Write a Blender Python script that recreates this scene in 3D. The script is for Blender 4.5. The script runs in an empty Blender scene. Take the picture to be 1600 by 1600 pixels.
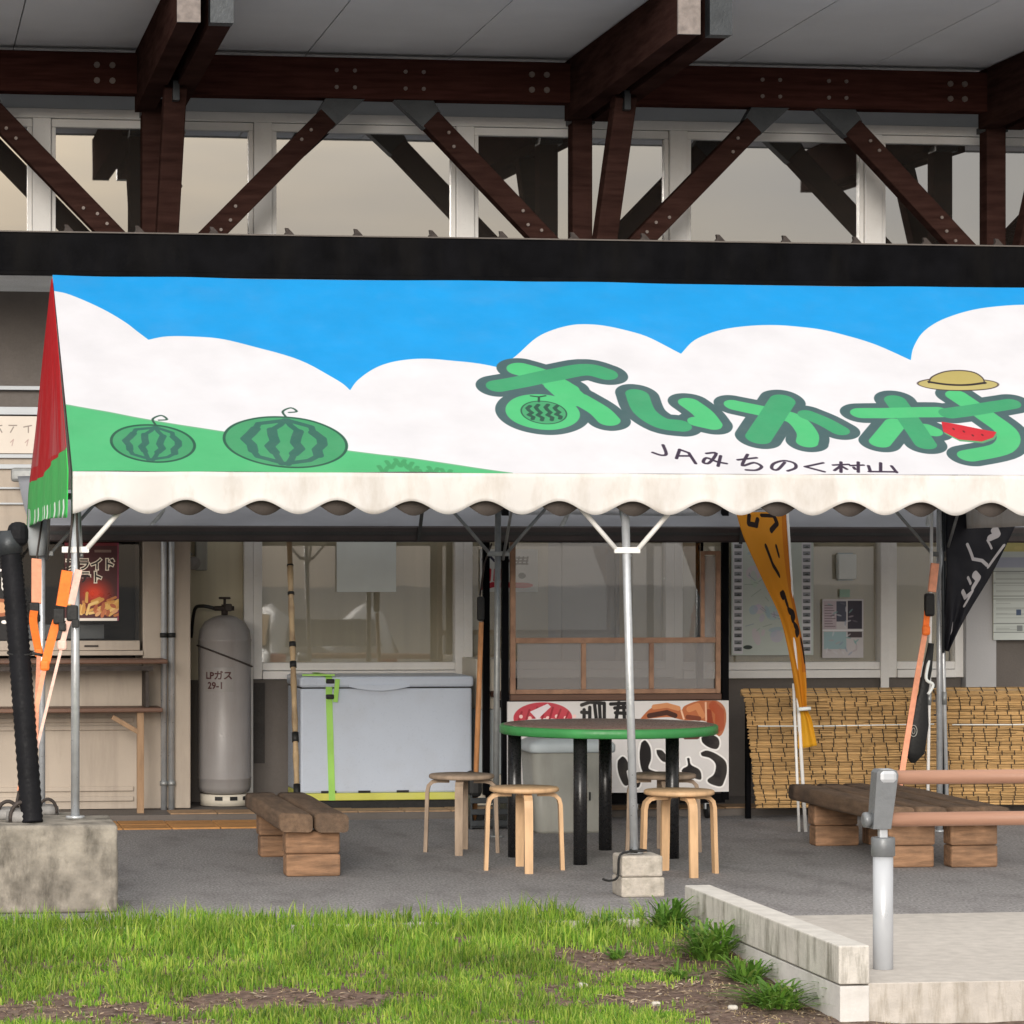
import bpy, bmesh, math, random
import numpy as np
from mathutils import Vector, Matrix, noise as mnoise
random.seed(7); RNG = np.random.default_rng(7)
R = math.radians
scene = bpy.context.scene
COL = scene.collection

# ------------------------------------------------------------------ camera
TH = R(7.8); FPX, PPX, PPY, CH = 4800.0, 477.0, 890.0, 1.6     # yaw, focal length and principal point (1600 px picture), eye height
cam_d = bpy.data.cameras.new('camera'); cam = bpy.data.objects.new('camera', cam_d); COL.objects.link(cam)
cam.location = (0, 0, CH); cam.rotation_euler = (R(90), 0, -TH)
cam_d.sensor_width = 36; cam_d.sensor_fit = 'HORIZONTAL'; cam_d.lens = FPX / 1600 * 36
cam_d.shift_x = (800 - PPX) / 1600; cam_d.shift_y = (PPY - 800) / 1600
cam_d.clip_start = .1; cam_d.clip_end = 2000
scene.camera = cam

# ------------------------------------------------------------------ sky, sun, exposure
SUN_EL, SUN_AZ = R(15), R(196)      # azimuth clockwise from +Y (behind the camera, to the left)
world = bpy.data.worlds.new('World'); scene.world = world; world.use_nodes = True
nt = world.node_tree; nt.nodes.clear()
wo = nt.nodes.new('ShaderNodeOutputWorld'); bg = nt.nodes.new('ShaderNodeBackground')
sky = nt.nodes.new('ShaderNodeTexSky'); sky.sky_type = 'NISHITA'; sky.sun_disc = False
sky.sun_elevation = SUN_EL; sky.sun_rotation = SUN_AZ; sky.dust_density = 4; sky.air_density = 1.2
sep = nt.nodes.new('ShaderNodeSeparateXYZ'); bw = nt.nodes.new('ShaderNodeMapRange'); bw.inputs[3].default_value = 3.0; bw.inputs[4].default_value = 8.5; cl = nt.nodes.new('ShaderNodeMix'); cl.data_type = 'RGBA'; cl.blend_type = 'MULTIPLY'
cl.inputs[0].default_value = 1; cl.inputs[7].default_value = (1.03, 1.0, .965, 1)
tc = nt.nodes.new('ShaderNodeTexCoord'); mp = nt.nodes.new('ShaderNodeMapping'); mp.inputs['Scale'].default_value = (1.2, 1.2, 7)
nz = nt.nodes.new('ShaderNodeTexNoise'); nz.inputs['Scale'].default_value = 2.2; nz.inputs['Detail'].default_value = 7
rp = nt.nodes.new('ShaderNodeMapRange'); rp.inputs[1].default_value = .3; rp.inputs[2].default_value = .7; rp.inputs[3].default_value = .72; rp.inputs[4].default_value = .97
nz2 = nt.nodes.new('ShaderNodeTexNoise'); nz2.inputs['Scale'].default_value = 1.6; nz2.inputs['Detail'].default_value = 6
rp2 = nt.nodes.new('ShaderNodeMapRange'); rp2.inputs[1].default_value = .3; rp2.inputs[2].default_value = .7; rp2.inputs[3].default_value = .78; rp2.inputs[4].default_value = 1.12
mul = nt.nodes.new('ShaderNodeMix'); mul.data_type = 'RGBA'; mul.blend_type = 'MULTIPLY'; mul.inputs[0].default_value = 1
mx = nt.nodes.new('ShaderNodeMix'); mx.data_type = 'RGBA'
L = nt.links.new
L(tc.outputs['Generated'], sep.inputs[0]); L(sep.outputs[2], bw.inputs[0]); L(bw.outputs[0], cl.inputs[6]); L(tc.outputs['Generated'], mp.inputs[0])
L(mp.outputs[0], nz.inputs['Vector']); L(mp.outputs[0], nz2.inputs['Vector']); L(nz.outputs[0], rp.inputs[0]); L(nz2.outputs[0], rp2.inputs[0])
L(cl.outputs[2], mul.inputs[6]); L(rp2.outputs[0], mul.inputs[7])
L(rp.outputs[0], mx.inputs[0]); L(sky.outputs[0], mx.inputs[6]); L(mul.outputs[2], mx.inputs[7])
L(mx.outputs[2], bg.inputs[0]); bg.inputs[1].default_value = .11; L(bg.outputs[0], wo.inputs[0])
sun_d = bpy.data.lights.new('sun', 'SUN'); sun_d.energy = 1.45; sun_d.angle = R(26); sun_d.color = (1, .965, .92)
sun = bpy.data.objects.new('sun', sun_d); COL.objects.link(sun)
sun.rotation_euler = Vector((-math.sin(SUN_AZ) * math.cos(SUN_EL), -math.cos(SUN_AZ) * math.cos(SUN_EL), -math.sin(SUN_EL))).to_track_quat('-Z', 'Y').to_euler()
sun.location = (0, -5, 12)
vs = scene.view_settings; vs.view_transform = 'Standard'; vs.look = 'None'; vs.exposure = 1.05; vs.gamma = 1; vs.use_curve_mapping = False

# ------------------------------------------------------------------ survey helpers: a sight line to a point on an upright plane / on the ground
CT, ST = math.cos(TH), math.sin(TH)
def W(u, v, Y):
    X = math.tan(TH + math.atan((u - PPX) / FPX)) * Y; d = X * ST + Y * CT
    return Vector((X, Y, CH - (v - PPY) * d / FPX))
def WX(u, Y): return W(u, 0, Y).x
def WZ(u, v, Y): return W(u, v, Y).z
def G(u, v, z=0.0):
    d = FPX * (CH - z) / (v - PPY); r = (u - PPX) * d / FPX
    return Vector((r * CT + d * ST, d * CT - r * ST, z))

# ------------------------------------------------------------------ materials
def nodes_of(name):
    m = bpy.data.materials.new(name); m.use_nodes = True; n = m.node_tree.nodes; n.clear()
    o = n.new('ShaderNodeOutputMaterial'); b = n.new('ShaderNodeBsdfPrincipled'); m.node_tree.links.new(b.outputs[0], o.inputs[0])
    return m, m.node_tree, b, o
def mixrgb(t, mode, a, b, fac=1.0):
    x = t.nodes.new('ShaderNodeMix'); x.data_type = 'RGBA'; x.blend_type = mode
    for i, s in ((0, fac), (6, a), (7, b)):
        if hasattr(s, 'is_output'): t.links.new(s, x.inputs[i])
        else: x.inputs[i].default_value = s if i == 0 else (*s[:3], 1)
    return x.outputs[2]
def noise_fac(t, scale, lo, hi, detail=4, stretch=(1, 1, 1), rng=(.3, .7), coord='Object', rough=.55):
    c = t.nodes.new('ShaderNodeTexCoord'); m = t.nodes.new('ShaderNodeMapping'); m.inputs['Scale'].default_value = stretch
    z = t.nodes.new('ShaderNodeTexNoise'); z.inputs['Scale'].default_value = scale; z.inputs['Detail'].default_value = detail; z.inputs['Roughness'].default_value = rough
    r = t.nodes.new('ShaderNodeMapRange'); r.inputs[1].default_value, r.inputs[2].default_value = rng; r.inputs[3].default_value = lo; r.inputs[4].default_value = hi
    t.links.new(c.outputs[coord], m.inputs[0]); t.links.new(m.outputs[0], z.inputs['Vector']); t.links.new(z.outputs[0], r.inputs[0])
    return r.outputs[0], z.outputs[0]
def M(name, col, rough=.6, metal=0.0, var=.15, scale=6, bump=.12, bscale=70, stretch=(1, 1, 1), rand=0.0, stain=None, stain_amt=.5, stain_scale=3, stain_stretch=(1, 1, 1), island=0.0, spec=.4, src=None, sides=False):
    m, t, b, o = nodes_of(name)
    f, _ = noise_fac(t, scale, 1 - var, 1 + var, 6, stretch)
    base = mixrgb(t, 'MULTIPLY', src(t) if src else col, f)
    if stain:
        g, _ = noise_fac(t, stain_scale, 0, stain_amt, 7, stain_stretch, (.48, .72), rough=.65)
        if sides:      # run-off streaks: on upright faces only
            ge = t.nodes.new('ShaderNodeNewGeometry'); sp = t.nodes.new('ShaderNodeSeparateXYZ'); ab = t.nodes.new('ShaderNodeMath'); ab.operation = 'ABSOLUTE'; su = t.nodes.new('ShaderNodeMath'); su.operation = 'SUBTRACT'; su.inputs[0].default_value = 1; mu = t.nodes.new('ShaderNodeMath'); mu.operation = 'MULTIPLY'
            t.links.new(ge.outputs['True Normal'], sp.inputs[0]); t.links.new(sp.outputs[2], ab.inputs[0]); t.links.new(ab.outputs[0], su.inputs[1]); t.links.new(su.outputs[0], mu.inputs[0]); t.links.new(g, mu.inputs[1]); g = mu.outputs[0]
        base = mixrgb(t, 'MIX', base, stain, g)
    for amt, kind in ((rand, 'o'), (island, 'i')):
        if amt:
            i = t.nodes.new('ShaderNodeObjectInfo' if kind == 'o' else 'ShaderNodeNewGeometry')
            r = t.nodes.new('ShaderNodeMapRange'); r.inputs[3].default_value = 1 - amt; r.inputs[4].default_value = 1 + amt
            t.links.new(i.outputs['Random' if kind == 'o' else 'Random Per Island'], r.inputs[0]); base = mixrgb(t, 'MULTIPLY', base, r.outputs[0])
    t.links.new(base, b.inputs['Base Color'])
    rf, raw = noise_fac(t, bscale, max(.02, rough - .12), min(1, rough + .12), 5, stretch)
    t.links.new(rf, b.inputs['Roughness']); b.inputs['Metallic'].default_value = metal; b.inputs['Specular IOR Level'].default_value = spec
    if bump:
        bp = t.nodes.new('ShaderNodeBump'); bp.inputs['Strength'].default_value = bump; bp.inputs['Distance'].default_value = .01
        t.links.new(raw, bp.inputs['Height']); t.links.new(bp.outputs[0], b.inputs['Normal'])
    return m
def glass(name, refl, tint, tint_amt, rough=.015):
    m, t, b, o = nodes_of(name); n = t.nodes
    n.remove(b)
    tr = n.new('ShaderNodeBsdfTransparent'); df = n.new('ShaderNodeBsdfDiffuse'); df.inputs[0].default_value = (*tint, 1)
    gl = n.new('ShaderNodeBsdfGlossy'); gl.inputs['Roughness'].default_value = rough
    m1 = n.new('ShaderNodeMixShader'); m1.inputs[0].default_value = tint_amt; m2 = n.new('ShaderNodeMixShader')
    _, raw = noise_fac(t, 1.1, 0, 1, 2); bp = n.new('ShaderNodeBump'); bp.inputs['Strength'].default_value = .008; bp.inputs['Distance'].default_value = .05
    t.links.new(raw, bp.inputs['Height']); t.links.new(bp.outputs[0], gl.inputs['Normal'])
    lw = n.new('ShaderNodeLayerWeight'); lw.inputs[0].default_value = .25; ma = n.new('ShaderNodeMath'); ma.operation = 'MAXIMUM'; ma.inputs[1].default_value = refl
    t.links.new(lw.outputs['Fresnel'], ma.inputs[0]); t.links.new(ma.outputs[0], m2.inputs[0])
    L = t.links.new
    L(tr.outputs[0], m1.inputs[1]); L(df.outputs[0], m1.inputs[2]); L(m1.outputs[0], m2.inputs[1]); L(gl.outputs[0], m2.inputs[2]); L(m2.outputs[0], o.inputs[0])
    return m
def S(r, g, b):      # a display colour 0..255 as linear
    f = lambda c: ((c / 255 + .055) / 1.055) ** 2.4 if c > 10 else c / 255 / 12.92
    return (f(r), f(g), f(b))

MT = {}
MT['timber'] = M('stained_timber', (.040, .020, .0165), .5, var=.35, scale=3, stretch=(1, 1, 9), bump=.2, bscale=30, stain=(.03, .014, .012), stain_amt=.6, spec=0)
MT['timber_x'] = M('stained_timber_beam', (.054, .021, .017), .5, var=.35, scale=3, stretch=(1, 5, 12), bump=.2, bscale=30, stain=(.04, .016, .012), stain_amt=.6, spec=0)
MT['timber_end'] = M('weathered_timber_end', (.20, .17, .155), .8, var=.3, scale=20)
MT['steel_dark'] = M('dark_steel', (.045, .05, .055), .45, .5, var=.2)
MT['bolt'] = M('bolt_head', (.17, .14, .125), .5, .3, var=.1)
MT['soffit'] = M('painted_soffit', (.68, .69, .72), .7, var=.05, scale=1.5, bump=.03, rand=.03)
MT['alu'] = M('white_aluminium', (.82, .81, .79), .35, var=.06, scale=3, bump=.02, stain=(.45, .42, .38), stain_amt=.3)
MT['board'] = M('grey_fascia_board', (.50, .53, .56), .6, var=.06, scale=2, bump=.03)
MT['black'] = M('black_sheet_metal', (.0045, .0045, .0055), .5, .0, var=.4, scale=5, bump=.1, stain=(.012, .011, .010), stain_amt=.5, stain_stretch=(1, 1, .2), spec=.02)
MT['bar'] = M('dark_brown_bar', (.022, .015, .015), .4, var=.3, bump=.05)
MT['darkwall'] = M('dark_wall', (.12, .105, .095), .7, var=.15, scale=2)
MT['beige'] = M('beige_siding', (.40, .34, .28), .6, var=.08, scale=2, bump=.05, stain=(.22, .18, .15), stain_amt=.45, stain_stretch=(3, 1, .4))
MT['olive'] = M('olive_blind', (.58, .53, .40), .8, var=.06, scale=1.5, stretch=(9, 1, .4), bump=.05)
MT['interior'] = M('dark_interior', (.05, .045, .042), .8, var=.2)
MT['locker'] = M('grey_locker', (.42, .42, .43), .5, var=.06, scale=2)
MT['glass_up'] = glass('mirror_window', .45, (.05, .045, .04), .9)
MT['glass_low'] = glass('shop_window', .10, (.2, .2, .18), .06)
MT['glass_kiosk'] = glass('kiosk_window', .035, (.01, .01, .01), .3)
MT['film'] = glass('hazy_pane', .10, (.36, .34, .33), .45, .12)
MT['asphalt'] = M('asphalt', (.25, .238, .235), .9, var=.45, scale=85, stretch=(1, .35, 1), bump=.4, bscale=120, stain=(.11, .098, .10), stain_amt=.6, stain_scale=3.2, stain_stretch=(1.2, .45, 1))
MT['lot'] = M('parking_asphalt', (.13, .13, .13), .9, var=.2, scale=60)
MT['concrete'] = M('pale_concrete', (.50, .46, .42), .85, var=.1, scale=9, bump=.25, bscale=90, stain=(.33, .29, .26), stain_amt=.5, stain_scale=4)
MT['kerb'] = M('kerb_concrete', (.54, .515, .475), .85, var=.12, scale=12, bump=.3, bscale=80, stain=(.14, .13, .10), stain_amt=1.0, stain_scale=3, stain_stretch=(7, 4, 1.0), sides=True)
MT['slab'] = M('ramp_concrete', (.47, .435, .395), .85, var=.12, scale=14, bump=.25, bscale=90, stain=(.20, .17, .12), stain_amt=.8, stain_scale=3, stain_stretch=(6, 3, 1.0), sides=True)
MT['kerbw'] = M('base_concrete', (.60, .58, .56), .85, var=.08, scale=10, bump=.2, stain=(.3, .29, .25), stain_amt=.4, stain_scale=4)
MT['oldconc'] = M('old_stained_concrete', (.25, .225, .19), .95, var=.4, scale=9, bump=.8, bscale=24, stain=(.045, .039, .032), stain_amt=1.0, stain_scale=4.2, stain_stretch=(2, 2, .8))
MT['cinder'] = M('cement_block', (.42, .38, .33), .95, var=.2, scale=30, bump=.5, bscale=60, stain=(.16, .15, .11), stain_amt=.6, stain_scale=9)
MT['soil'] = M('soil', (.105, .066, .05), .95, var=.5, scale=26, bump=.9, bscale=45, stain=(.24, .18, .135), stain_amt=.8, stain_scale=20)
MT['tile_o'] = M('orange_paving_tile', (.50, .24, .075), .8, var=.15, scale=20, rand=.12, stain=(.2, .12, .06), stain_amt=.5)
MT['tile_t'] = M('tan_paving_tile', (.36, .23, .13), .8, var=.2, scale=20, rand=.15, stain=(.14, .09, .06), stain_amt=.5)
MT['zinc'] = M('galvanised_pipe', (.52, .54, .56), .38, .55, var=.12, scale=15, bump=.03)
MT['zinc_d'] = M('dull_grey_pipe', (.28, .29, .29), .45, .5, var=.2, scale=15, bump=.03)
MT['whitepaint'] = M('white_paint', (.78, .77, .75), .5, var=.05, bump=.03)
MT['shaded_lining'] = M('shaded_tent_lining', (.075, .062, .055), .9, var=.15, scale=8)  # shade under the tent edge is put into this dark colour
MT['logwood'] = M('brown_stained_log', (.25, .14, .078), .8, var=.4, scale=6, stretch=(1, 7, 7), bump=.4, bscale=30, stain=(.09, .055, .035), stain_amt=.75, rand=.1)
MT['greywood'] = M('weathered_plank', (.145, .092, .058), .85, var=.3, scale=5, stretch=(7, 1, 7), bump=.5, bscale=30, stain=(.05, .038, .03), stain_amt=.7, rand=.12)
MT['birch'] = M('birch_plywood', (.56, .36, .20), .5, var=.14, scale=6, stretch=(6, 6, 1), bump=.06, stain=(.33, .2, .11), stain_amt=.4)
MT['birch_old'] = M('weathered_birch', (.30, .225, .165), .8, var=.2, scale=6, stretch=(6, 6, 1), bump=.2, stain=(.13, .095, .07), stain_amt=.6)
MT['tabletop'] = M('brown_laminate', (.20, .12, .095), .32, var=.12, scale=6, bump=.02)
MT['greenedge'] = M('green_edge_band', (.045, .24, .07), .4, var=.15, scale=10)
MT['blackpipe'] = M('black_leg_paint', (.012, .012, .013), .3, var=.2, bump=.03)
MT['freezer'] = M('freezer_enamel', (.53, .59, .69), .35, var=.03, scale=2, bump=.02, stain=(.42, .43, .45), stain_amt=.25)
MT['lime'] = M('lime_strap', (.36, .68, .13), .6, var=.1)
MT['yellowtape'] = M('yellow_tape', (.62, .62, .12), .6, var=.12, stain=(.4, .38, .2), stain_amt=.4)
MT['gasgrey'] = M('grey_cylinder_paint', (.27, .255, .25), .38, var=.06, scale=4, bump=.03, stain=(.15, .12, .11), stain_amt=.3, stain_stretch=(3, 3, .5))
MT['blacktrim'] = M('black_rubber', (.012, .012, .012), .6, var=.2)
MT['iron'] = M('rusty_iron', (.05, .04, .036), .7, .3, var=.3, scale=20)
MT['ironlite'] = M('grey_iron', (.26, .25, .24), .6, .2, var=.3, scale=20)
MT['orange'] = M('orange_webbing', (.95, .20, .03), .6, var=.12, scale=30)
MT['salmon'] = M('faded_webbing', (.85, .36, .22), .7, var=.12, scale=30)
MT['pink'] = M('pale_rope', (.80, .52, .44), .7, var=.15, scale=40)
MT['hose'] = M('black_ribbed_hose', (.009, .009, .011), .6, var=.3, spec=.12)
MT['greybag'] = M('grey_vinyl', (.32, .34, .35), .5, var=.12, scale=6, bump=.1)
MT['awning'] = M('grey_awning_vinyl', (.46, .48, .53), .5, var=.14, scale=1.6, bump=.1, bscale=6)
MT['counterwood'] = M('brown_counter_wood', (.12, .06, .038), .5, var=.2, scale=4, stretch=(.5, 5, 5))
MT['legwood'] = M('tan_leg_wood', (.30, .19, .11), .7, var=.2, scale=6, stretch=(5, 5, 1))
MT['pinewood'] = M('pinkish_frame_wood', (.33, .19, .12), .65, var=.25, scale=6, stretch=(3, 3, 3), stain=(.18, .08, .06), stain_amt=.5)
MT['bamboo'] = M('bamboo', (.42, .30, .17), .5, var=.3, scale=9, stretch=(1, 1, .6), stain=(.10, .055, .04), stain_amt=.85, stain_scale=6)
MT['broomwood'] = M('orange_handle_wood', (.52, .24, .10), .5, var=.2, scale=10, stretch=(4, 4, 1))
MT['bin'] = M('grey_plastic', (.36, .355, .32), .5, var=.08, scale=5, bump=.04, stain=(.2, .19, .16), stain_amt=.4, stain_stretch=(3, 3, .5))
MT['cream'] = M('cream_panel', (.62, .57, .48), .5, var=.05)
MT['bluegrey'] = M('pale_blue_grey_plastic', (.45, .50, .52), .5, var=.06)
MT['reed'] = M('dry_reed', (.50, .31, .13), .75, var=.25, scale=5, stretch=(3, 40, 40), bump=.3, bscale=80, island=.24)
MT['cord'] = M('black_cord', (.05, .035, .025), .8)
MT['railwood'] = M('brown_rail_resin', (.34, .185, .125), .5, var=.1, scale=4, stretch=(1, 14, 14), bump=.05)
MT['railsteel'] = M('silver_coated_steel', (.46, .48, .51), .38, .15, var=.05, bump=.0, bscale=6)
MT['bracket'] = M('grey_cast_aluminium', (.17, .18, .19), .4, .2, var=.08)
MT['paper'] = M('white_paper', (.80, .83, .81), .8, var=.03)
MT['stone'] = M('pale_stone', (.5, .47, .42), .9, var=.2, scale=20, bump=.3)
MT['carpaint'] = M('silver_car_paint', (.5, .51, .51), .45, var=.02, bump=0)
MT['carglass'] = M('car_glass', (.02, .025, .03), .05, var=.1, bump=0, spec=1)
MT['redlamp'] = M('red_lamp', (.4, .02, .02), .2, var=.1, bump=0)

def translucent(m, amt):
    t = m.node_tree; b = [n for n in t.nodes if n.type == 'BSDF_PRINCIPLED'][0]; o = [n for n in t.nodes if n.type == 'OUTPUT_MATERIAL'][0]
    tl = t.nodes.new('ShaderNodeBsdfTranslucent'); x = t.nodes.new('ShaderNodeMixShader'); x.inputs[0].default_value = amt
    t.links.new(b.inputs['Base Color'].links[0].from_socket, tl.inputs[0]); t.links.new(b.outputs[0], x.inputs[1]); t.links.new(tl.outputs[0], x.inputs[2]); t.links.new(x.outputs[0], o.inputs[0]); return m
translucent(MT['awning'], .45)
MT['polycarb'] = translucent(M('frosted_polycarbonate', (.75, .76, .77), .3, var=.05), .75)

# ------------------------------------------------------------------ mesh builder
def origin_of(o):
    v = Vector((0, 0, 0))
    while o: v += o.location; o = o.parent
    return v
class MB:
    def __init__(s): s.bm = bmesh.new(); s.uv = s.bm.loops.layers.uv.new('UVMap')
    def box(s, c, size, bev=0.0, rot=None, seg=2):
        t = bmesh.new(); bmesh.ops.create_cube(t, size=1)
        for v in t.verts: v.co = Vector((v.co.x * size[0], v.co.y * size[1], v.co.z * size[2]))
        if bev: bmesh.ops.bevel(t, geom=t.edges[:], offset=min(bev, min(size) * .45), segments=seg, affect='EDGES', profile=.5)
        mtx = Matrix.Translation(Vector(c)) @ (rot.to_4x4() if rot else Matrix())
        return s._merge(t, mtx)
    def _merge(s, t, mtx, smooth=False):
        mp = [s.bm.verts.new(mtx @ v.co) for v in t.verts]
        t.verts.index_update()
        fs = []
        for f in t.faces:
            try: g = s.bm.faces.new([mp[v.index] for v in f.verts]); g.smooth = smooth; fs.append(g)
            except ValueError: pass
        t.free(); return fs
    def span(s, x0, x1, y0, y1, z0, z1, bev=0.0): return s.box(((x0 + x1) / 2, (y0 + y1) / 2, (z0 + z1) / 2), (abs(x1 - x0), abs(y1 - y0), abs(z1 - z0)), bev)
    def beam(s, p0, p1, w, h, bev=0.0, side=None):
        p0, p1 = Vector(p0), Vector(p1); z = (p1 - p0).normalized()
        x = Vector(side) if side else (Vector((0, 0, 1)).cross(z) if abs(z.z) < .95 else Vector((1, 0, 0)))
        x = (x - z * x.dot(z)).normalized(); y = z.cross(x)
        rot = Matrix((x, y, z)).transposed()
        return s.box((p0 + p1) / 2, (w, h, (p1 - p0).length), bev, rot)
    def tube(s, pts, r, n=12, cap=True):
        pts = [Vector(p) for p in pts]; rs = r if isinstance(r, (list, tuple)) else [r] * len(pts)
        rings = []; ref = None
        for i, p in enumerate(pts):
            a = pts[max(i - 1, 0)]; b = pts[min(i + 1, len(pts) - 1)]; z = (b - a).normalized()
            if ref is None: ref = Vector((1, 0, 0)) if abs(z.x) < .8 else Vector((0, 1, 0))
            x = (ref - z * ref.dot(z)).normalized(); ref = x; y = z.cross(x)
            rings.append([s.bm.verts.new(p + (x * math.cos(2 * math.pi * k / n) + y * math.sin(2 * math.pi * k / n)) * rs[i]) for k in range(n)])
        for a, b in zip(rings, rings[1:]):
            for k in range(n): s.bm.faces.new((a[k], a[(k + 1) % n], b[(k + 1) % n], b[k])).smooth = True
        if cap: s.bm.faces.new(rings[0][::-1]); s.bm.faces.new(rings[-1])
    def lathe(s, prof, c=(0, 0, 0), n=24):
        rings = [[s.bm.verts.new(Vector(c) + Vector((r * math.cos(2 * math.pi * k / n), r * math.sin(2 * math.pi * k / n), z))) for k in range(n)] for r, z in prof]
        for a, b in zip(rings, rings[1:]):
            for k in range(n): s.bm.faces.new((a[k], a[(k + 1) % n], b[(k + 1) % n], b[k])).smooth = True
        s.bm.faces.new(rings[0][::-1]); s.bm.faces.new(rings[-1])
    def grid(s, fn, nu, nv, smooth=True, u0=0.0, u1=1.0, v0=0.0, v1=1.0):
        vv = [[None] * (nv + 1) for _ in range(nu + 1)]
        for i in range(nu + 1):
            for j in range(nv + 1): vv[i][j] = s.bm.verts.new(Vector(fn(i / nu, j / nv)))
        for i in range(nu):
            for j in range(nv):
                f = s.bm.faces.new((vv[i][j], vv[i + 1][j], vv[i + 1][j + 1], vv[i][j + 1])); f.smooth = smooth
                for lp, (a, b) in zip(f.loops, ((i, j), (i + 1, j), (i + 1, j + 1), (i, j + 1))):
                    lp[s.uv].uv = (u0 + (u1 - u0) * a / nu, v0 + (v1 - v0) * b / nv)
    def prism(s, poly, fn, depth):      # poly [(a, b)], fn(a, b, t) -> point, extruded t = 0..depth
        a = [s.bm.verts.new(Vector(fn(x, y, 0))) for x, y in poly]; b = [s.bm.verts.new(Vector(fn(x, y, depth))) for x, y in poly]
        n = len(poly); s.bm.faces.new(a); s.bm.faces.new(b[::-1])
        for i in range(n): s.bm.faces.new((a[i], b[i], b[(i + 1) % n], a[(i + 1) % n]))
    def build(s, name, mat, parent=None, base=None, normals=True, solid=0.0):
        if normals: bmesh.ops.recalc_face_normals(s.bm, faces=s.bm.faces[:])
        me = bpy.data.meshes.new(name); org = origin_of(parent) if parent else Vector(base or (0, 0, 0))
        bmesh.ops.translate(s.bm, verts=s.bm.verts[:], vec=-org); s.bm.to_mesh(me); s.bm.free()
        me.materials.append(MT[mat] if isinstance(mat, str) else mat)
        o = bpy.data.objects.new(name, me); COL.objects.link(o)
        if parent: o.parent = parent
        else: o.location = org
        if solid:
            md = o.modifiers.new('thickness', 'SOLIDIFY'); md.thickness = solid; md.offset = 0
        return o
def thing(name, label, cat, loc=(0, 0, 0), group=None):
    o = bpy.data.objects.new(name, None); o.empty_display_size = .1; COL.objects.link(o); o.location = loc
    return tag(o, label, cat, group)
def tag(o, label, cat, group=None):
    o['label'] = label; o['category'] = cat
    if group: o['group'] = group
    return o
def struct(o): o['kind'] = 'structure'; return o
def box_part(name, mat, parent, x0, x1, y0, y1, z0, z1, bev=0.0):
    m = MB(); m.span(x0, x1, y0, y1, z0, z1, bev); return m.build(name, mat, parent)
def tube_part(name, mat, parent, pts, r, n=12):
    m = MB(); m.tube(pts, r, n); return m.build(name, mat, parent)
def copy_tree(o, parent=None):
    c = o.copy(); COL.objects.link(c); c.parent = parent
    for ch in o.children: copy_tree(ch, c)
    return c

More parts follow.
